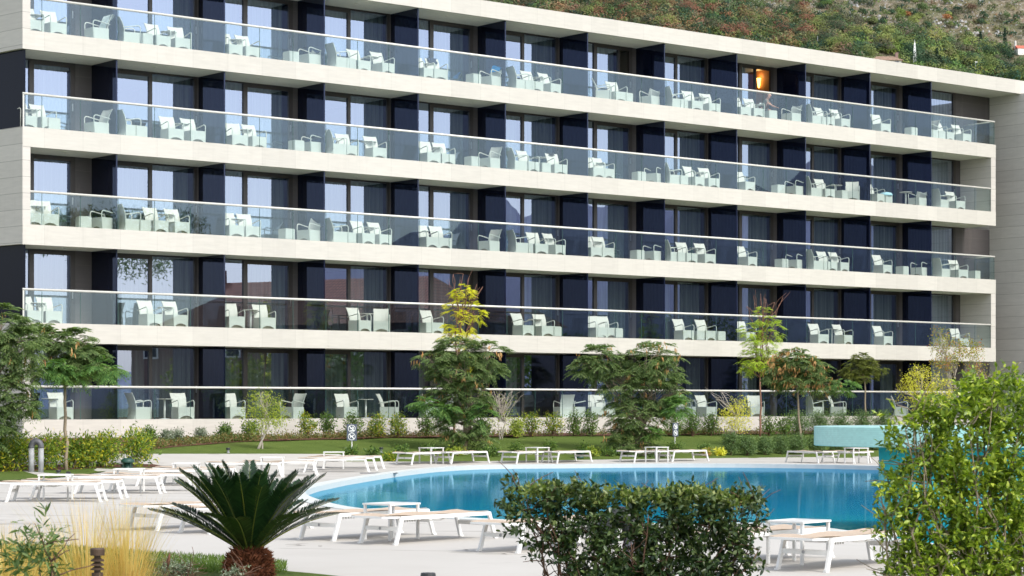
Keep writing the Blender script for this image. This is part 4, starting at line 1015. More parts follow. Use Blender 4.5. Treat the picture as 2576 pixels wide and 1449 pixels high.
wtree('yellow_shrub', 'tall yellow shrub at the right, behind the bright green one', 'shrub', (2325, 1092), [(2320, 960, 55, 35), (2290, 985, 40, 35), (2345, 1010, 60, 45), (2310, 935, 30, 18), (2370, 985, 40, 40)], (2325, 1050), 'leaf', 420, trunkr=.03, mats=('bushyellow', 'palebark'), stems=3, per=9, leaf=(.08, .04))
wtree('shrub_tree', 'airy yellow-green shrub on several thin stems by the wall', 'shrub', (655, 1129), [(665, 1020, 50, 32), (640, 1045, 38, 28), (695, 1045, 38, 30), (665, 1065, 50, 22), (655, 995, 28, 14)], (660, 1085), 'leaf', 330, trunkr=.03, mats=('bushlight', 'palebark'), stems=3, per=9, leaf=(.07, .028))
wtree('bare_shrub', 'half-bare brown twiggy shrub right of the pods tree', 'shrub', (1259, 1106), [(1262, 1060, 40, 26), (1262, 1030, 40, 40)], (1259, 1075), 'leaf', 60, trunkr=.02, mats=('bushlight', 'palebark'), stems=4, per=7, leaf=(.07, .035), bare=[(x_, y_) for x_, y_ in zip(range(1222, 1306, 7), (1000, 990, 1005, 985, 995, 990, 1002, 988, 998, 1010, 995, 1005))])
wtree('yellow_shrub', 'yellow-leaved shrub with bare tips in front of the ground floor', 'shrub', (1845, 1100), [(1850, 1045, 40, 28), (1865, 1020, 28, 22), (1830, 1065, 28, 20), (1870, 1065, 25, 22)], (1848, 1080), 'leaf', 190, trunkr=.02, mats=('bushyellow', 'palebark'), stems=3, per=9, leaf=(.075, .035), bare=[(1790, 992), (1815, 985), (1800, 1005)])
# rounded shrubs
def shrub(name, label, px, w, h, mat, n, leaf=(.08, .04), group=None, cat='shrub', stems=True, Y=None, lob=4, stemmat='darkstem', flat=.0):
    g = gp(*px) if Y is None else Vector((at(px[0], 0, Y).x, Y, terr(at(px[0], 0, Y).x, Y)))
    e = empty(name, g, 0, label, cat, group); w2 = w*g.y/F/2; h2 = h*g.y/F
    bl = []
    for i in range(lob):
        a = 6.283*i/lob+random.random(); bl.append((np.array([w2*.42*math.cos(a), w2*.42*math.sin(a), h2*random.uniform(.5, .66)]), np.array([w2*.62, w2*.62, h2*random.uniform(.32, .42)])))
    bl.append((np.array([0, 0, h2*.35+flat]), np.array([w2*.8, w2*.8, h2*.34])))
    if stems:
        tr = MB()
        for c, r in bl*2: twigs(tr, (random.uniform(-.05, .05), random.uniform(-.05, .05), -.03), Vector(c)+Vector((random.uniform(-.4, .4)*r[0], random.uniform(-.4, .4)*r[1], 0)), .014, .006, 4, .07, 4)
        tr.build('stems', M[stemmat], e)
    T, od, _ = sample_clumps(bl, n//7+1, .5); B = np.repeat(T, 7, 0); B = B+RNG.normal(size=B.shape)*leaf[0]*.8
    V, Q = leafquads(B, rdir(len(B))+np.repeat(od, 7, 0)*.8, RNG.uniform(.7, 1.3, len(B))*leaf[0], RNG.uniform(.7, 1.2, len(B))*leaf[1], roll=np.repeat(od, 7, 0)+rdir(len(B))*.6+np.array([0, 0, .5]))
    V[:, 2] = np.maximum(V[:, 2], .01)
    link('foliage', arr_mesh('foliage', V, Q), M[mat], e)
    return e
vg = 'variegated yellow-green hedge shrub '
for x, yb, w, h, lb in ((-12, 1192, 70, 98, 'cut by the left edge'), (42, 1191, 80, 98, 'left of the vent pipes'), (118, 1189, 85, 100, 'right behind the vent pipes'), (190, 1185, 60, 86, 'right of the slender trunk'),
                    (225, 1184, 55, 84, 'between the slender trunk and the speaker, left one'), (268, 1182, 65, 92, 'left of the green mushroom speaker'), (345, 1180, 85, 104, 'rising behind the green mushroom speaker')):
    shrub('hedge_shrub', vg+lb, (x, yb-4), w, h-4, 'croton', 1500, (.13, .045), 'variegated shrubs of the left hedge', stemmat='palebark', lob=5)
shrub('palm_shrub', 'dark fan-leaved palm behind the left hedge at the left edge', (8, 1172), 90, 80, 'silk', 500, (.35, .05), cat='palm')
wb = [(375, 1112, 42, 36, 'bush'), (418, 1110, 34, 30, 'greyleaf'), (446, 1108, 34, 32, 'greyleaf'), (505, 1101, 30, 26, 'greyleaf'), (566, 1097, 36, 30, 'bush'), (632, 1096, 40, 38, 'bush'), (772, 1094, 48, 58, 'croton'), (824, 1094, 44, 60, 'bush'),
      (888, 1094, 50, 58, 'bush'), (947, 1094, 54, 56, 'croton'), (1001, 1094, 48, 56, 'croton'), (1073, 1092, 52, 54, 'bush'), (1335, 1092, 46, 58, 'croton'), (1392, 1090, 60, 58, 'croton'), (1447, 1090, 40, 56, 'bush'), (1486, 1090, 42, 54, 'bush'),
      (1700, 1092, 46, 56, 'bush'), (1742, 1090, 48, 60, 'bush'), (1790, 1090, 44, 52, 'bush'), (1935, 1090, 44, 50, 'bush'), (1975, 1090, 46, 50, 'bush'), (1300, 1094, 40, 46, 'bushlight'), (1215, 1094, 46, 50, 'bush')]
for i, (x, yb, w, h, mt) in enumerate(sorted(wb)):
    nm = {'bush': 'dark green', 'greyleaf': 'grey-green', 'croton': 'yellow-green', 'bushlight': 'pale green'}[mt]
    shrub('wall_shrub', '%s shrub against the white base wall, number %s from the left' % (nm, ['one', 'two', 'three', 'four', 'five', 'six', 'seven', 'eight', 'nine', 'ten', 'eleven', 'twelve', 'thirteen', 'fourteen', 'fifteen', 'sixteen', 'seventeen', 'eighteen', 'nineteen', 'twenty', 'twenty-one', 'twenty-two', 'twenty-three'][i]),
          (x, yb+6), w, h+4, mt, 950 if mt != 'greyleaf' else 1100, (.085, .042) if mt != 'greyleaf' else (.06, .03), 'shrubs along the hotel wall')
for i, (x, yb, w, h, mt, lb) in enumerate([(882, 1147, 34, 22, 'bush', 'at the foot of the first sign'), (938, 1147, 34, 18, 'bush', 'left of the small grey lawn light'), (982, 1160, 30, 16, 'croton', 'yellowish, in the mulch by the last lounger'), (1008, 1143, 44, 20, 'bush', 'left of the far left side table'),
      (1080, 1140, 40, 18, 'bush', 'behind the far left side table'), (1150, 1146, 50, 22, 'bushlight', 'below the dark pods tree'), (1222, 1150, 40, 26, 'bush', 'between the first two far lounger pairs'), (1245, 1148, 40, 20, 'bush', 'right of the pods tree, low and broad'),
      (1296, 1136, 30, 18, 'bush', 'dark, beside the bare shrub on the lawn'), (1385, 1136, 26, 22, 'bush', 'small, above the middle side table'), (1468, 1148, 28, 30, 'bush', 'right of the green rock speaker'), (1492, 1148, 32, 22, 'bushlight', 'pale, left of the big dark tree'),
      (1530, 1148, 46, 22, 'bush', 'at the left foot of the big dark tree'), (1698, 1135, 40, 20, 'bush', 'at the foot of the second sign'), (1770, 1142, 34, 26, 'bush', 'right of the sixth far lounger'), (1775, 1148, 30, 16, 'autumn', 'rusty red, right of the sixth far lounger'), (1812, 1147, 28, 14, 'bushyellow', 'low and yellow by the path')]):
    shrub('low_shrub', 'low shrub '+lb, (x, yb), w, h, mt, 420, (.08, .045), 'low shrubs between lawn and deck')
for i, (x, yb, w, h) in enumerate([(1838, 1145, 46, 62), (1880, 1146, 50, 52), (1925, 1144, 50, 48), (1965, 1142, 50, 48), (2005, 1142, 56, 50), (2055, 1140, 55, 46), (2105, 1136, 50, 40), (2150, 1134, 50, 36), (2200, 1132, 50, 36)]):
    shrub('soft_shrub', 'soft feathery green shrub right of the lawn, %s from left' % ORD[i], (x, yb), w, h, 'rosemary', 2600, (.075, .026), 'feathery shrubs right of the lawn')
for i, (x, yb, w, h) in enumerate([(2010, 1092, 60, 56), (2060, 1092, 60, 60), (2115, 1092, 60, 60), (2170, 1092, 60, 62), (2225, 1092, 60, 60)]):
    shrub('soft_shrub', 'grey-green airy shrub before the ground floor glass, %s from left' % ORD[i], (x, yb), w, h, 'rosemary', 2600, (.085, .026), 'airy shrubs before the ground floor')
shrub('olive_shrub', 'olive green shrub below the wing at the right edge', (2540, 1100), 150, 175, 'rosemary', 2600, (.10, .035), stemmat='palebark')
# ground cover ribbon along the bed
def cover(name, px0, n, mat, w=1.0, h=.22, leaf=(.07, .04)):
    P = []
    for _ in range(n//8):
        u = random.random()*(len(px0)-1); i = int(u); f = u-i; x = px0[i][0]*(1-f)+px0[i+1][0]*f; y = px0[i][1]*(1-f)+px0[i+1][1]*f
        g = gp(x, y); q_ = N*random.uniform(0, w); P.append((g.x+q_[0], g.y+q_[1], g.z+random.uniform(.0, h)))
    P = np.repeat(np.array(P), 8, 0)+RNG.normal(size=(len(P)*8, 3))*.07
    V, Q = leafquads(P, rdir(len(P))+np.array([0, 0, .6]), RNG.uniform(.7, 1.3, len(P))*leaf[0], leaf[1])
    return tag(link(name, arr_mesh(name, V, Q), M[mat]), 'low olive and rust ground cover ribbon along the planting bed', 'ground cover', kind='stuff')
bedc = [(372, 1131), (450, 1123), (575, 1113), (644, 1109.5), (869, 1104), (969, 1101), (1288, 1097.5), (1688, 1094), (1818, 1092.5), (2300, 1090)]
cover('ground_cover', bedc, 24000, 'cover', 1.1, .17)
# ---------------------------------------------------------------- cycad
Yc = 25.0; g = Vector((at(626, 0, Yc).x, Yc, -2)); cy = empty('cycad', g, 0, 'sago cycad with dark arching fronds and a shaggy brown trunk', 'cycad')
zc_ = at(0, 1388, Yc).z+2
tk = MB().lathe([(.20, -.05), (.24, .1), (.235, zc_*.5), (.20, zc_*.85), (.12, zc_+.02), (.03, zc_+.08)], 20); tk.build('trunk', M['fibre'], cy, smooth=True)
n = 1500; a = RNG.random(n)*6.283; zz = RNG.random(n)*(zc_+.03); rr_ = np.interp(zz, [0, .1, zc_*.5, zc_*.85, zc_+.03], [.2, .24, .235, .2, .11])
B = np.stack([np.cos(a)*rr_, np.sin(a)*rr_, zz], 1); V, Q = leafquads(B, np.stack([np.cos(a), np.sin(a), RNG.uniform(-.2, 1.1, n)], 1)+RNG.normal(size=(n, 3))*.3, RNG.uniform(.05, .12, n), .022)
link('trunk_scales', arr_mesh('trunk_scales', V, Q), M['fibre'], cy)
ra = MB(); LV = []
fr_list = []
for ring_, (cnt, el0, el1, LL) in enumerate(((9, 74, 88, .98), (14, 60, 74, 1.08), (15, 46, 60, 1.14), (12, 32, 46, 1.12))):
    for i in range(cnt): fr_list.append((6.283*(i+random.random()*.7)/cnt+ring_, R(random.uniform(el0, el1)), LL*random.uniform(.88, 1.08)))
for az, el, L in fr_list:
    h = np.array([math.cos(az), math.sin(az), 0.]); Z = np.array([0, 0, 1.]); p = np.array([0, 0, zc_])+h*.07; pts = []; ns = 44; tg = None; ee = el
    cv = random.uniform(.2, .55)
    for i in range(ns+1):
        pts.append(p.copy()); ee = el-cv*(i/ns)**1.4; tg = h*math.cos(ee)+Z*math.sin(ee); p = p+tg*L/ns
    pts = np.array(pts); ra.tube([tuple(q_) for q_ in pts[::4]], list(np.linspace(.011, .003, len(pts[::4]))), 5)
    sdv = np.cross(h, Z)
    for i in range(5, ns+1):
        for sub in (0, .5):
            u = (i-sub)/ns; q0 = pts[i-1]*sub+pts[i]*(1-sub); tgl = nrm(pts[i]-pts[i-1]); up = np.cross(sdv, tgl)*-1
            if up[2] < 0: up = -up
            ll = .185*(math.sin(min(1, u*1.15)*math.pi*.5+.25))*(1 if u < .75 else max(.25, 1-(u-.75)*2.4))
            for s in (-1, 1):
                d = nrm(sdv*s*.85+tgl*.62+up*.35+RNG.normal(size=3)*.04)
                w_ = .010; n1 = nrm(np.cross(d, up)); LV.append(np.stack([q0-n1*w_*.6, q0+d*ll*.55+n1*w_, q0+d*ll-up*ll*.06, q0+d*ll*.5-n1*w_]))
ra.build('frond_ribs', M['silkolive'], cy)
V = np.concatenate(LV); link('fronds', arr_mesh('fronds', V, np.arange(len(V)).reshape(-1, 4)), M['cycad'], cy)
# ---------------------------------------------------------------- foreground shrubs with real leaves
def closeup(name, label, cat, Y, blobs, nclump, per, leaf, mats, base_px, stems, top=None, stemmat='darkstem', dep=.7, whorl=True):
    gx = at(base_px, 0, Y).x; e = empty(name, Vector((gx, Y, -2)), 0, label, cat); o = np.array([gx, Y, -2.])
    bl = blobs3(blobs, Y, o, dep); tr = MB()
    for i in range(stems):
        c, r = bl[i % len(bl)]; d = rdir(1)[0]; tip = Vector(c+d*r*.9); b = Vector((tip.x*.55+random.uniform(-.15, .15), tip.y*.4, -.02)); pts = twigs(tr, b, tip, .013, .004, 7, .05, 6)
        for _ in range(9):
            s_ = random.choice(pts[2:]); dd = Vector(rdir(1)[0])*random.uniform(.12, .32); dd.z = abs(dd.z); twigs(tr, s_, s_+dd, .005, .0022, 4, .08, 4)
    tr.build('branches', M[stemmat], e, smooth=True)
    T, od, _ = sample_clumps(bl, nclump, .25)
    kk = np.sin(T[:, 0]*19+T[:, 2]*7)+np.sin(T[:, 2]*23-T[:, 0]*9+T[:, 1]*11); keep = kk > -.75-.5*RNG.random(nclump); T, od = T[keep], od[keep]; nclump = len(T)
    ax = nrm(od*.6+rdir(nclump)*.7+np.array([0, 0, .55])); B = np.repeat(T, per, 0); A = np.repeat(ax, per, 0); n = len(B)
    s_ = RNG.random(n)[:, None]*leaf[0]*2.4; P = B+A*s_; D = nrm(A*.55+rdir(n)*1.0)
    L = RNG.uniform(.6, 1.25, n)*leaf[0]; W = RNG.uniform(.7, 1.15, n)*leaf[1]; rv = rdir(n)+np.array([0, 0, 1.2]); Sd = nrm(np.cross(D, rv)); Nn = np.cross(Sd, D); L_ = L[:, None]; W_ = W[:, None]
    V = np.stack([P, P+D*L_*.32+Sd*W_*.46+Nn*W_*.16, P+D*L_*.68+Sd*W_*.40+Nn*W_*.12-Nn*L_*.03, P+D*L_-Nn*L_*.12, P+D*L_*.68-Sd*W_*.40+Nn*W_*.12-Nn*L_*.03, P+D*L_*.32-Sd*W_*.46+Nn*W_*.16, P+D*L_*.5-Nn*L_*.02], 1)
    F_ = np.array([[0, 1, 6, 5], [1, 2, 3, 6], [6, 3, 4, 5]]); Q = (np.arange(n)[:, None, None]*7+F_[None]).reshape(-1, 4)
    link('foliage', arr_mesh('foliage', V.reshape(-1, 3), Q), M[mats[0]], e)
    if top is not None:
        bl2 = blobs3(top[0], Y, o, dep); T, od, _ = sample_clumps(bl2, top[1], .1); B = np.repeat(T, per, 0); n = len(B); B = B+RNG.normal(size=(n, 3))*.02
        V, Q = leafquads(B, rdir(n)+np.array([0, 0, .7]), RNG.uniform(.6, 1.2, n)*leaf[0], leaf[1]*.9, .15)
        link('top_foliage', arr_mesh('top_foliage', V, Q), M[mats[1]], e)
    return e
closeup('hedge', 'dark green clipped hedge in the foreground before the pool', 'hedge', 17.5,
        [(1340, 1290, 75, 70), (1430, 1285, 80, 62), (1530, 1300, 70, 62), (1640, 1300, 80, 62), (1740, 1300, 85, 62), (1840, 1310, 75, 65), (1385, 1375, 45, 55), (1460, 1390, 75, 80), (1560, 1400, 90, 80), (1680, 1390, 90, 85), (1790, 1400, 90, 90), (1860, 1400, 55, 80), (1530, 1480, 130, 60), (1720, 1490, 160, 60), (1300, 1250, 22, 26), (1895, 1275, 25, 30)],
        1900, 9, (.056, .028), ('hedge', 'hedgetop'), 1600, 46, top=([(1350, 1238, 70, 22), (1440, 1240, 60, 22), (1560, 1250, 60, 24), (1640, 1255, 60, 24), (1740, 1250, 80, 26), (1840, 1262, 60, 26), (1500, 1262, 60, 20)], 300))
closeup('bright_shrub', 'large glossy bright green shrub filling the lower right corner', 'shrub', 14.5,
        [(2420, 1050, 110, 70), (2520, 1020, 90, 80), (2320, 1110, 90, 80), (2470, 1150, 130, 100), (2330, 1230, 95, 90), (2460, 1270, 140, 110), (2350, 1350, 120, 90), (2500, 1390, 140, 100), (2300, 1420, 75, 70), (2590, 1200, 100, 160), (2280, 1050, 50, 35), (2400, 1470, 180, 70), (2600, 1400, 100, 120), (2480, 980, 60, 35), (2235, 1225, 30, 25), (2240, 1320, 35, 40)],
        3100, 9, (.046, .022), ('pome',), 2450, 44, stemmat='bark')
# feather grass, small plants and turf of the front bed
def tuft(name, label, cat, px, Y, n, h, spread, mat, w=.0035, lean=.35, group=None, z0=-1.95):
    gx = at(px, 0, Y).x; e = Vector((gx, Y, z0)); a = RNG.random(n)*6.283; r0 = RNG.random(n)**.5*spread*.25; h_ = RNG.uniform(.55, 1.05, n)*h; ln = RNG.uniform(.05, 1, n)*lean*h
    LV = []; seg = 5; prev = None; side = np.stack([np.cos(a+1.57), np.sin(a+1.57), 0*a], 1)
    for j in range(seg+1):
        u = j/seg; p = np.stack([np.cos(a)*(r0+ln*u**2), np.sin(a)*(r0+ln*u**2), h_*(u-.18*u*u)], 1); wj = w*(1-u*.85)
        cur = (p-side*wj, p+side*wj)
        if prev is not None: LV.append(np.stack([prev[0], prev[1], cur[1], cur[0]], 1))
        prev = cur
    V = np.stack(LV, 1).reshape(-1, 3); o = link(name, arr_mesh(name, V, np.arange(len(V)).reshape(-1, 4)), M[mat], None, e)
    return tag(o, label, cat, group)
gg = 'feather grass tufts in the front bed'
tuft('feather_grass', 'golden feather grass tuft cut by the lower left corner', 'grass tuft', 20, 16, 1500, 1.0, 1.1, 'straw', w=.003, lean=.45, group=gg, z0=-1.95+.25)
tuft('feather_grass', 'tall golden feather grass tuft left of the brown garden light', 'grass tuft', 222, 16.5, 650, 1.5, .5, 'straw', w=.003, lean=.42, group=gg)
tuft('feather_grass', 'upright golden feather grass tuft right of the brown garden light', 'grass tuft', 318, 16.5, 650, 1.5, .4, 'straw', w=.003, lean=.25, group=gg)
tuft('feather_grass', 'low sprawling feather grass tuft between the tall ones and the corner', 'grass tuft', 120, 17, 900, .85, 1.2, 'straw', w=.003, lean=.9, group=gg)
tuft('feather_grass', 'loose pale feather grass in front of the brown garden light', 'grass tuft', 262, 14.6, 420, .98, .8, 'straw', w=.0025, lean=.7, group=gg)
tuft('feather_grass', 'short feather grass right of the upright tuft', 'grass tuft', 365, 17, 350, .72, .7, 'straw', lean=.8, group=gg)
closeup('leafy_plant', 'thin dark green leafy plant rising at lower left', 'plant', 12.0, [(108, 1362, 26, 14), (90, 1408, 45, 14), (80, 1440, 50, 16), (130, 1412, 20, 8)], 55, 7, (.07, .016), ('silk',), 100, 2)
closeup('grey_plant', 'small grey-green shrub at the grass edge left of the cycad', 'plant', 22.0, [(445, 1428, 38, 14), (430, 1445, 45, 20), (470, 1450, 30, 20)], 190, 8, (.03, .012), ('greyleaf',), 445, 10)
closeup('grey_plant', 'small pale plant at the foot of the cycad', 'plant', 23.0, [(600, 1443, 22, 10), (580, 1455, 30, 10)], 60, 8, (.035, .014), ('greyleaf',), 600, 5)
sp_ = MB(); gx = at(424, 0, 20).x; z1 = at(0, 1390, 20).z
e = empty('flower_spike', Vector((gx, 20, -2)), 0, 'thin rust-brown flower spike beside the grey-green shrub', 'plant')
sp_.tube([(-.08, 0, 0), (-.03, 0, (z1+2)*.7), (.0, 0, z1+2-.1)], .004, 5).build('stalk', M['rust'], e)
MB().tube([(-.005, 0, z1+2-.13), (0, 0, z1+2-.07), (.01, 0, z1+2)], [.006, .018, .004], 7).build('seed_head', M['mulch'], e, smooth=True)
# turf blades
P = []
while len(P) < 20000:
    x, y = random.uniform(-100, 720), random.uniform(1398, 1475)
    lim = np.interp(x, [-100, 0, 160, 280, 380, 490, 560, 690, 780, 1000], [1394, 1398, 1403, 1411, 1420, 1428, 1433, 1444, 1452, 1474])
    if y > lim+.5:
        q_ = gw(x, y-2.2); P.append((q_.x, q_.y, -1.955))
P = np.array(P); V, Q = leafquads(P, RNG.normal(size=(len(P), 3))*.35+np.array([0, 0, 1.]), RNG.uniform(.04, .09, len(P)), .009)
tag(link('turf_blades', arr_mesh('turf_blades', V, Q), M['grassblade']), 'short green grass at the edge of the front bed', 'grass', kind='stuff')
# fallen leaves on the deck
P = []
for x, y in ((2040, 1215), (640, 1180), (300, 1380), (350, 1250), (1180, 1390), (1260, 1400), (760, 1378), (690, 1362), (2010, 1145), (800, 1380), (1420, 1390), (525, 1345)):
    q_ = gp(x, max(y, 1170)); P.append((q_.x, q_.y, q_.z+.036))
P = np.array(P); V, Q = leafquads(P, rdir(len(P))*np.array([1, 1, .05]), .10, .05, .1, roll=np.tile([0, 0, 1.], (len(P), 1))+.01)
tag(link('fallen_leaves', arr_mesh('fallen_leaves', V, Q), M['rust']), 'scattered dry leaves lying on the pale deck', 'leaves', kind='stuff')
#@@HILL
# ---------------------------------------------------------------- hillside
def hill_z(X, Y):
    base = .5*(Y-380)
    return base+2.2*math.sin(X*.045+Y*.02)+1.2*math.sin(X*.11-Y*.06)+.5*math.sin(X*.31+Y*.23)
def hill_hit(x, y):
    q = (x-CX)/F; k_ = (HY-y)/F
    for Y in np.arange(430, 760, .5):
        if hill_z(q*Y, Y) > k_*Y: return Vector((q*Y, Y, hill_z(q*Y, Y)))
    return None
V = []; Q = []; Xs = np.arange(-130, 301, 4.0); Ys = np.concatenate([[330, 370], np.arange(390, 800, 4.0), [900, 1100, 1400]])
for Y in Ys:
    for X in Xs: V.append((X*(1 if Y < 800 else 1.4), Y, max(-4, hill_z(X, min(Y, 800)+max(0, Y-800)*.2)) if Y > 385 else -4))
nx = len(Xs)
for i in range(len(Ys)-1):
    for j in range(nx-1): Q.append((i*nx+j, i*nx+j+1, (i+1)*nx+j+1, (i+1)*nx+j))
def hill_mat():
    t = NT('stony_hillside'); oc = t.n('ShaderNodeTexCoord').outputs['Object']
    a = t.noise(.12, oc, 6, .65); b_ = t.noise(.9, oc, 5, .7)
    cc = t.ramp(b_, [(.30, (.12, .105, .065)), (.5, (.22, .18, .125)), (.62, (.31, .275, .225)), (.75, (.44, .42, .40))])
    cc = t.mix(t.ramp(a, [(.42, (0, 0, 0)), (.6, (.7, .7, .7))]), cc, (.10, .115, .055, 1))
    p = t.n('ShaderNodeBsdfPrincipled', {'Base Color': cc, 'Roughness': .95, 'Specular IOR Level': .1})
    bb = t.n('ShaderNodeBump', {'Strength': 1, 'Distance': .6}); t.i(bb, 'Height', b_); t.i(p, 'Normal', bb)
    return t.fin(p)
tag(link('hill', arr_mesh('hill', V, Q, smooth=True), hill_mat()), kind='structure')
def attrmat(name):
    t = NT(name); at_ = t.n('ShaderNodeAttribute', attribute_name='tint'); g_ = t.n('ShaderNodeNewGeometry')
    k_ = t.math('MULTIPLY_ADD', g_.outputs['Random Per Island'], .35, 2.0)
    cc = t.mix(1.0, at_.outputs['Color'], t.n('ShaderNodeCombineColor', {0: k_, 1: k_, 2: k_}).outputs[0], 'MULTIPLY')
    p = t.n('ShaderNodeBsdfPrincipled', {'Base Color': cc, 'Roughness': .8, 'Specular IOR Level': .1}); tr = t.n('ShaderNodeBsdfTranslucent', {'Color': cc})
    return t.fin(t.n('ShaderNodeMixShader', {0: .2, 1: p.outputs[0], 2: tr.outputs[0]}))
M['scrub'] = attrmat('scrub_leaves')
def clump(c, r, n, ls):
    d = rdir(n); d[:, 2] = np.abs(d[:, 2])*1.0-.15; rad = (.6+.4*RNG.random(n))[:, None]; lump = 1+.18*np.sin(d[:, :1]*7+c[0])*np.cos(d[:, 1:2]*6+c[1])
    P = np.array(c)+d*np.array(r)*rad*lump
    return leafquads(P, np.cross(d, rdir(n))+d*.15, RNG.uniform(.6, 1.4, n)*ls, RNG.uniform(.6, 1.2, n)*ls*.75, roll=d+rdir(n)*.45)
greens = [(.045, .07, .032), (.06, .085, .032), (.085, .10, .038), (.025, .045, .028), (.10, .10, .05), (.02, .038, .026), (.075, .075, .045)]
lush = [(.07, .10, .035), (.10, .13, .04), (.035, .06, .03), (.14, .16, .05), (.05, .075, .035), (.02, .04, .028)]
reds = [(.13, .072, .045), (.14, .085, .05), (.11, .08, .045), (.10, .09, .045)]
LVs = []; LQs = []; TC = []; off = 0
hr = random.Random(11)
def addc(c, r, n, ls, tint):
    global off
    V_, Q_ = clump(c, r, n, ls); LVs.append(V_); LQs.append(Q_+off); off += len(V_); TC.append(np.tile(np.array([*tint, 1.0]), (len(V_), 1)))
cnt = 0
for _ in range(3600):
    x = hr.uniform(900, 2620); top = max(-25, -12); rl = np.interp(x, [941, 1288, 1932, 2576], [0, 10, 107, 206]); y = hr.uniform(-30, rl+22)
    h = hill_hit(x, y)
    if h is None or (x > 2535 and 100 < y < 165) or (2185 < x < 2268 and 138 < y < 185): continue
    # zones: rocky scrub high, wood low, autumn band at left centre
    below = (rl-y)
    rocky = (x > 1650 and below > 70 and not (x < 1950 and y > 40)) or (x < 1400 and below > 25) 
    if rocky and hr.random() < .66: r_ = hr.uniform(.35, .9); n_ = 26
    elif rocky: r_ = hr.uniform(.8, 1.5); n_ = 45
    else: r_ = hr.uniform(1.3, 3.0); n_ = 150
    autumn = 1380 < x < 2000 and hr.random() < (.7 if math.sin(h.x*.19)+math.sin(h.y*.33+h.x*.07) > .75 else .05) and not rocky
    if autumn: tint = hr.choice(reds)
    elif x > 2150 and y > 95 and hr.random() < .75: tint = hr.choice(lush)
    else: tint = hr.choice(greens) if hr.random() < .92 else hr.choice(reds)
    tint = tuple(c*hr.uniform(.85, 1.2) for c in tint)
    addc((h.x, h.y, h.z+r_*.35), (r_, r_, r_*hr.uniform(.75, 1.25)), n_, .50 if r_ > .9 else .26, tint)
for _ in range(420):                               # larger single bushes that stand out of the scrub
    x = hr.uniform(1000, 2620); rl = np.interp(x, [941, 1288, 1932, 2576], [0, 10, 107, 206]); y = hr.uniform(-20, rl+15); h = hill_hit(x, y)
    if h is None or (x > 2535 and 100 < y < 165) or (2185 < x < 2268 and 138 < y < 185): continue
    rocky = x > 1650 and rl-y > 70 and not (x < 1950 and y > 40)
    if rocky and hr.random() < .45: continue
    r_ = hr.uniform(.9, 1.7) if rocky else hr.uniform(1.8, 3.2)
    tint = hr.choice([(.022, .042, .024), (.03, .055, .03), (.05, .075, .03), (.12, .14, .045), (.08, .10, .035), (.06, .06, .04)]) if not (1400 < x < 2050 and hr.random() < .35) else hr.choice([(.13, .062, .042), (.12, .085, .045)])
    addc((h.x, h.y, h.z+r_*.75), (r_, r_, r_*hr.uniform(.8, 1.1)), int(150*r_), .34, tint)
    addc((h.x+r_*.5, h.y-r_*.2, h.z+r_*.45), (r_*.7, r_*.7, r_*.6), int(70*r_), .34, tuple(c*1.15 for c in tint))
V = np.concatenate(LVs); Q = np.concatenate(LQs); C_ = np.concatenate(TC)
me = arr_mesh('hillside_scrub', V, Q); ca = me.color_attributes.new('tint', 'FLOAT_COLOR', 'POINT'); ca.data.foreach_set('color', C_.astype(np.float32).ravel())
tag(link('hillside_scrub', me, M['scrub']), 'mixed green and rusty scrub covering the stony hillside', 'scrub', kind='stuff')
# stones
V = []; Fq = []
rk = MB()
for _ in range(2200):
    x = hr.uniform(1200, 2620); y = hr.uniform(-25, 95 if x > 1950 else 30); h = hill_hit(x, y)
    if h is None or (x > 2535 and 100 < y < 165) or (2185 < x < 2268 and 138 < y < 185): continue
    s_ = hr.uniform(.15, .5)*(1.3 if math.sin(h.x*.22)+math.cos(h.y*.3) > .6 else .55)*(1 if hr.random() < .85 else 1.6)
    pts = [(hr.uniform(.6, 1)*s_*math.cos(a), hr.uniform(.6, 1)*s_*math.sin(a)) for a in (0, 1.1, 2.2, 3.3, 4.4, 5.4)]
    b_ = len(rk.v); rk.v += [(h.x+p[0], h.y+p[1], h.z-.1) for p in pts]+[(h.x+p[0]*.6, h.y+p[1]*.6, h.z+s_*hr.uniform(.5, .9)) for p in pts]
    rk.f += [tuple(b_+6+i for i in range(6))]+[(b_+i, b_+(i+1) % 6, b_+6+(i+1) % 6, b_+6+i) for i in range(6)]
tag(rk.build('hillside_rocks', M['rock']), 'pale limestone rocks strewn over the hillside', 'rocks', kind='stuff')
def htree(name, label, x, y, w, h, tint, group='single trees on the hillside', n=260, cone=False, trunk=True):
    g = hill_hit(x, y+h*.5)
    if g is None: return
    e = empty(name, g, 0, label, 'tree', group); sc_ = g.y/F; r = w*sc_/2; hh = h*sc_
    MB().tube([(0, 0, -.3), (.05, 0, hh*.6)], [.14, .06], 6).build('trunk', M['bark'], e)
    Vv = []; Qq = []; o_ = 0
    if cone:
        for i in range(9):
            u = i/8; V_, Q_ = clump((0, 0, hh*(.08+.84*u)), (r*(1.02-u*.8), r*(1.02-u*.8), hh*.12), n//6, .34); Vv.append(V_); Qq.append(Q_+o_); o_ += len(V_)
    else:
        for i in range(5):
            a = i*1.3; V_, Q_ = clump((r*.45*math.cos(a), r*.45*math.sin(a), hh*(.5+.25*(i % 3)/2)), (r*.62, r*.62, hh*.34), n//4, .36); Vv.append(V_); Qq.append(Q_+o_); o_ += len(V_)
    V_ = np.concatenate(Vv); me = arr_mesh('crown', V_, np.concatenate(Qq)); ca = me.color_attributes.new('tint', 'FLOAT_COLOR', 'POINT'); ca.data.foreach_set('color', np.tile(np.array([*tint, 1], np.float32), (len(V_), 1)).ravel())
    link('crown', me, M['scrub'], e)
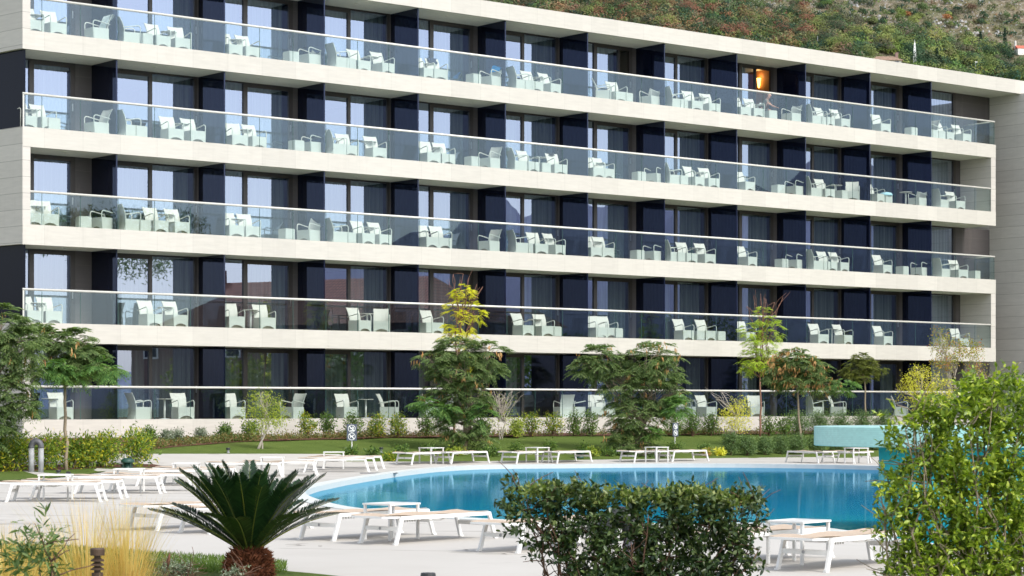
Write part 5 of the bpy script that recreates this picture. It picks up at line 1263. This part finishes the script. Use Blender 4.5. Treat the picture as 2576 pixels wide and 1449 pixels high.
RD, OR, DG, GR, BR, LG = (.13, .058, .04), (.19, .09, .04), (.018, .035, .022), (.05, .08, .025), (.09, .06, .042), (.09, .125, .03)
for x, y, w, h, t_, lb, cn in ((2267, 38, 26, 40, LG, 'leggy light green tree on the slope above the tiled roof', 0), (2284, 38, 16, 16, OR, 'small orange tree right of the leggy green one', 0), (2382, 47, 26, 20, OR, 'orange round tree high on the stony slope', 0),
        (2444, 22, 30, 26, BR, 'brown bushy tree near the top right of the hill', 0), (2055, 97, 18, 24, RD, 'thin rust-red tree just above the roof by the two poles', 0), (1975, 80, 60, 50, DG, 'wide dark green tree above the roof left of the poles', 0),
        (2267, 73, 26, 18, DG, 'small dark round bush-tree left of the mast', 0), (2082, 11, 34, 20, GR, 'green tree touching the top edge above the poles', 0), (2146, 120, 34, 22, BR, 'maroon tree left of the tiled roof', 0), (2182, 116, 34, 22, BR, 'brown tree directly above the tiled roof', 0),
        (2528, 92, 12, 44, DG, 'narrow dark cypress left of the chapel', 1), (2467, 100, 14, 36, DG, 'narrow dark cypress above the lamp post', 1), (2409, 24, 24, 14, DG, 'dark low tree near the top, right of the green one', 0), (1450, 25, 26, 20, RD, 'rust-red tree above the roof at the left end', 0),
        (1514, 40, 24, 18, RD, 'second rust-red tree along the roof line', 0), (1559, 44, 24, 20, RD, 'third rust-red tree along the roof line', 0), (1885, 92, 40, 28, LG, 'light green round tree above the lit balcony', 0), (1920, 57, 24, 34, RD, 'tall red tree beside the wide dark one', 0),
        (2357, 148, 18, 52, (.018, .032, .02), 'tallest of the three black-green cypresses over the roof', 1), (2335, 158, 22, 40, (.02, .036, .02), 'middle black-green cypress over the roof', 1), (2312, 160, 26, 34, (.02, .045, .022), 'lowest black-green cypress, beside the mast', 1), (2364, 160, 14, 40, (.018, .03, .018), 'slim cypress behind the tallest one', 1)):
    htree('cypress_tree' if cn else 'hillside_tree', lb, x, y, w, h, t_, cone=bool(cn))
# mast, poles, lamp, roof and chapel
def onhill(x, ybase): return hill_hit(x, ybase)
g = onhill(2301, 172); sc_ = g.y/F; e = empty('lattice_mast', g, 0, 'tall pale lattice mast on the hillside behind the roof', 'mast'); H_ = (172-108)*sc_
mm = MB()
for sx in (-1, 1):
    for sy in (-1, 1): mm.beam((sx*.45, sy*.45, 0), (sx*.1, sy*.1, H_), .12, .12)
for i in range(9):
    u0, u1 = i/9, (i+1)/9; w0, w1 = .45-.35*u0, .45-.35*u1
    for sy in (-1, 1): mm.beam((-w0, sy*w0, H_*u0), (w1, sy*w1, H_*u1), .09, .09); mm.beam((w0, sy*w0, H_*u0), (-w1, sy*w1, H_*u1), .09, .09)
mm.build('lattice', M['signwhite'], e); MB().tube([(0, 0, H_-.3), (0, 0, H_+.7)], .05, 6).build('antenna', M['signwhite'], e)
for x, y0, y1, lb in ((2046, 110, 135, 'short leaning pole above the roof, left of the other pole'), (2056, 92, 135, 'thin tall pole above the roof by the rust-red tree')):
    g = onhill(x, y1); h_ = (y1-y0)*g.y/F; tag(MB().tube([(0, 0, 0), (.1, 0, h_)], [.12, .07], 6).build('pole', M['pipe'], loc=g), lb, 'pole')
g = onhill(2454, 196); h_ = (196-158)*g.y/F; e = empty('street_lamp', g, 0, 'thin street lamp on the hillside above the roof', 'street lamp')
MB().tube([(0, 0, 0), (0, 0, h_)], [.09, .06], 6).build('post', M['pipe'], e); MB().tube([(-.1, 0, h_), (.5, 0, h_+.08)], [.14, .10], 6).build('lamp_head', M['signwhite'], e)
def tiles(name, col):
    t = NT(name); oc = t.n('ShaderNodeTexCoord').outputs['Object']; xyz = t.n('ShaderNodeSeparateXYZ', {0: oc})
    wv = t.math('FRACT', t.math('MULTIPLY', xyz.outputs[0], 3.6)); wz = t.math('FRACT', t.math('MULTIPLY', xyz.outputs[1], 2.6))
    f_ = t.math('MULTIPLY', t.math('GREATER_THAN', wv, .3), t.math('GREATER_THAN', wz, .2)); nz = t.noise(2.5, oc, 4)
    cc = t.ramp(nz, [(.3, tuple(c*.75 for c in col)), (.7, tuple(min(1, c*1.25) for c in col))]); cc = t.mix(f_, t.mix(.7, cc, (.05, .03, .02, 1)), cc)
    return t.fin(t.n('ShaderNodeBsdfPrincipled', {'Base Color': cc, 'Roughness': .85}))
M['tiles'] = tiles('terracotta_tiles', (.42, .19, .12)); M['oldtiles'] = tiles('weathered_tiles', (.36, .24, .17)); M['pink'] = simple('pink_render', (.26, .17, .15), .9, var=.08); M['render'] = simple('white_render', (.78, .76, .72), .9, var=.05)
def house(name, label, loc, rz, w, d, eave, ridge, wall, roof, nwin=4, chim=True):
    e = empty(name, loc, rz, label, 'house')
    MB().box(-w/2, w/2, -d/2, d/2, -3, eave).build('wall', wall, e)
    r_ = MB(); o_ = .5
    r_.add([(-w/2-o_, -d/2-o_, eave), (w/2+o_, -d/2-o_, eave), (w/2+o_, d/2+o_, eave), (-w/2-o_, d/2+o_, eave), (-w/2+d*.3, 0, ridge), (w/2-d*.3, 0, ridge)], [(0, 1, 5, 4), (1, 2, 5), (2, 3, 4, 5), (3, 0, 4), (3, 2, 1, 0)])
    ro = r_.build('roof', roof, e)
    if chim:
        MB().box(w*.36, w*.36+.7, -.35, .35, eave, ridge+.9).build('chimney', M['pink'], ro)
    for i in range(nwin):
        x = -w/2+w*(i+.5)/nwin
        for z in ((1.0, eave-2.0) if eave > 5 else (1.0,)):
            fr_ = MB().box(x-.65, x+.65, -d/2-.05, -d/2-.004, z, z+1.6).build('window', M['render'], e)
            MB().box(x-.5, x+.5, -d/2-.07, -d/2-.052, z+.12, z+1.48).build('pane', M['divider'], fr_)
    return e
g = onhill(2226, 185); sc_ = g.y/F; e = house('tiled_house', 'old house with weathered tiled roof and chimney above the hotel roof', g, .05, (2262-2190)*sc_, 5, (185-157)*sc_, (185-143)*sc_, M['render'], M['oldtiles'], 3)
g = onhill(2570, 139); e = empty('chapel', g, .2, 'tiny white chapel with red roof at the right edge', 'chapel')
MB().box(-1.0, 4.5, 0, 3.4, 0, 1.7).build('wall', M['render'], e)
MB().add([(-1.1, -.1, 1.7), (4.6, -.1, 1.7), (4.6, 3.5, 1.7), (-1.1, 3.5, 1.7), (-1.1, 1.7, 2.7), (4.6, 1.7, 2.7)], [(0, 1, 5, 4), (2, 3, 4, 5), (3, 0, 4), (1, 2, 5), (3, 2, 1, 0)]).build('roof', simple('red_roof', (.55, .13, .08), .8), e)
MB().prism([(-1.15, 1.4), (-.75, 1.4), (-.75, 2.0), (-1.15, 2.0)], 1.7, 3.9).build('bell_gable', M['render'], e, bevel=.1)
# ---------------------------------------------------------------- surroundings that the glass and the pool mirror
hx = Vector((56, 66, -2)); house('tiled_villa', 'pink villa with red tiled hipped roof, mirrored in the lower windows', hx, R(-72)+math.pi*0, 24, 12, 7.2, 10.6, M['pink'], M['tiles'], 7)
def mtree(name, label, X, Y, z0, h, w, mat, n, pine=False):
    e = empty(name, Vector((X, Y, -2)), 0, label, 'tree'); MB().tube([(0, 0, 0), (.2, .1, z0+1)], [.22, .14], 8).build('trunk', M['bark'], e)
    bl = []
    for i in range(7):
        a = i*.9; bl.append((np.array([w*.45*math.cos(a), w*.45*math.sin(a), z0+h*(.35+.5*random.random())]), np.array([w*.34, w*.34, h*(.22 if pine else .34)])))
    T, od, _ = sample_clumps(bl, n//8, .4); B = np.repeat(T, 8, 0)+RNG.normal(size=(n//8*8, 3))*.18
    V_, Q_ = leafquads(B, rdir(len(B)), .30, .13 if not pine else .06); link('crown', arr_mesh('crown', V_, Q_), M[mat], e)
mtree('umbrella_pine', 'umbrella pine mirrored in the leftmost windows', 24, 61.5, 8.5, 4, 7, 'silk', 9000, True)
for i, (X, Y, z0, h, w, mt, lb) in enumerate(((36, 66, 1.0, 4.0, 5, 'silkolive', 'olive broadleaf tree mirrored in the third bay, ground floor'), (42, 72, 1, 5, 5, 'bush', 'green broadleaf tree mirrored in the fourth bay'), (47, 82, 1, 5, 6, 'bush', 'broad tree mirrored right of the villa'), (33, 52, 1, 3.6, 4, 'bush', 'small tree mirrored before the second villa'), (52, 92, 1, 6, 6, 'silkolive', 'tall tree mirrored in the right-hand bays'))):
    mtree('garden_tree', lb, X, Y, z0, h, w, mt, 4200)
# far mountain ridge east of the hotel
V = []; Q = []; nA = 90
for i in range(nA+1):
    az = R(-24+56*i/nA)       # from +X axis
    prof = np.interp(math.degrees(az), [-24, -19, -17, -15, -12, -8, -4, 0, 6, 14, 22, 32], [.010, .02, .045, .07, .085, .10, .095, .12, .11, .09, .10, .06])+.004*math.sin(i*.9)+.003*math.sin(i*2.3)
    for dd, hh in ((1700, 0), (2000, .45), (2300, .8), (2600, 1.0), (3400, .3)):
        wob = 1+.06*math.sin(i*1.7+dd*.01); V.append((dd*math.cos(az), dd*math.sin(az), prof*2600*hh*wob-5))
for i in range(nA):
    for j in range(4): a = i*5+j; Q.append((a, a+1, a+6, a+5))
tag(link('mountains', arr_mesh('mountains', V, Q, smooth=True), simple('haze_tinted_mountain', (.22, .24, .33), .95, var=.25, scale=.004, bump=.0)), kind='structure')  # distance haze is painted into the ridge's blue-violet base colour
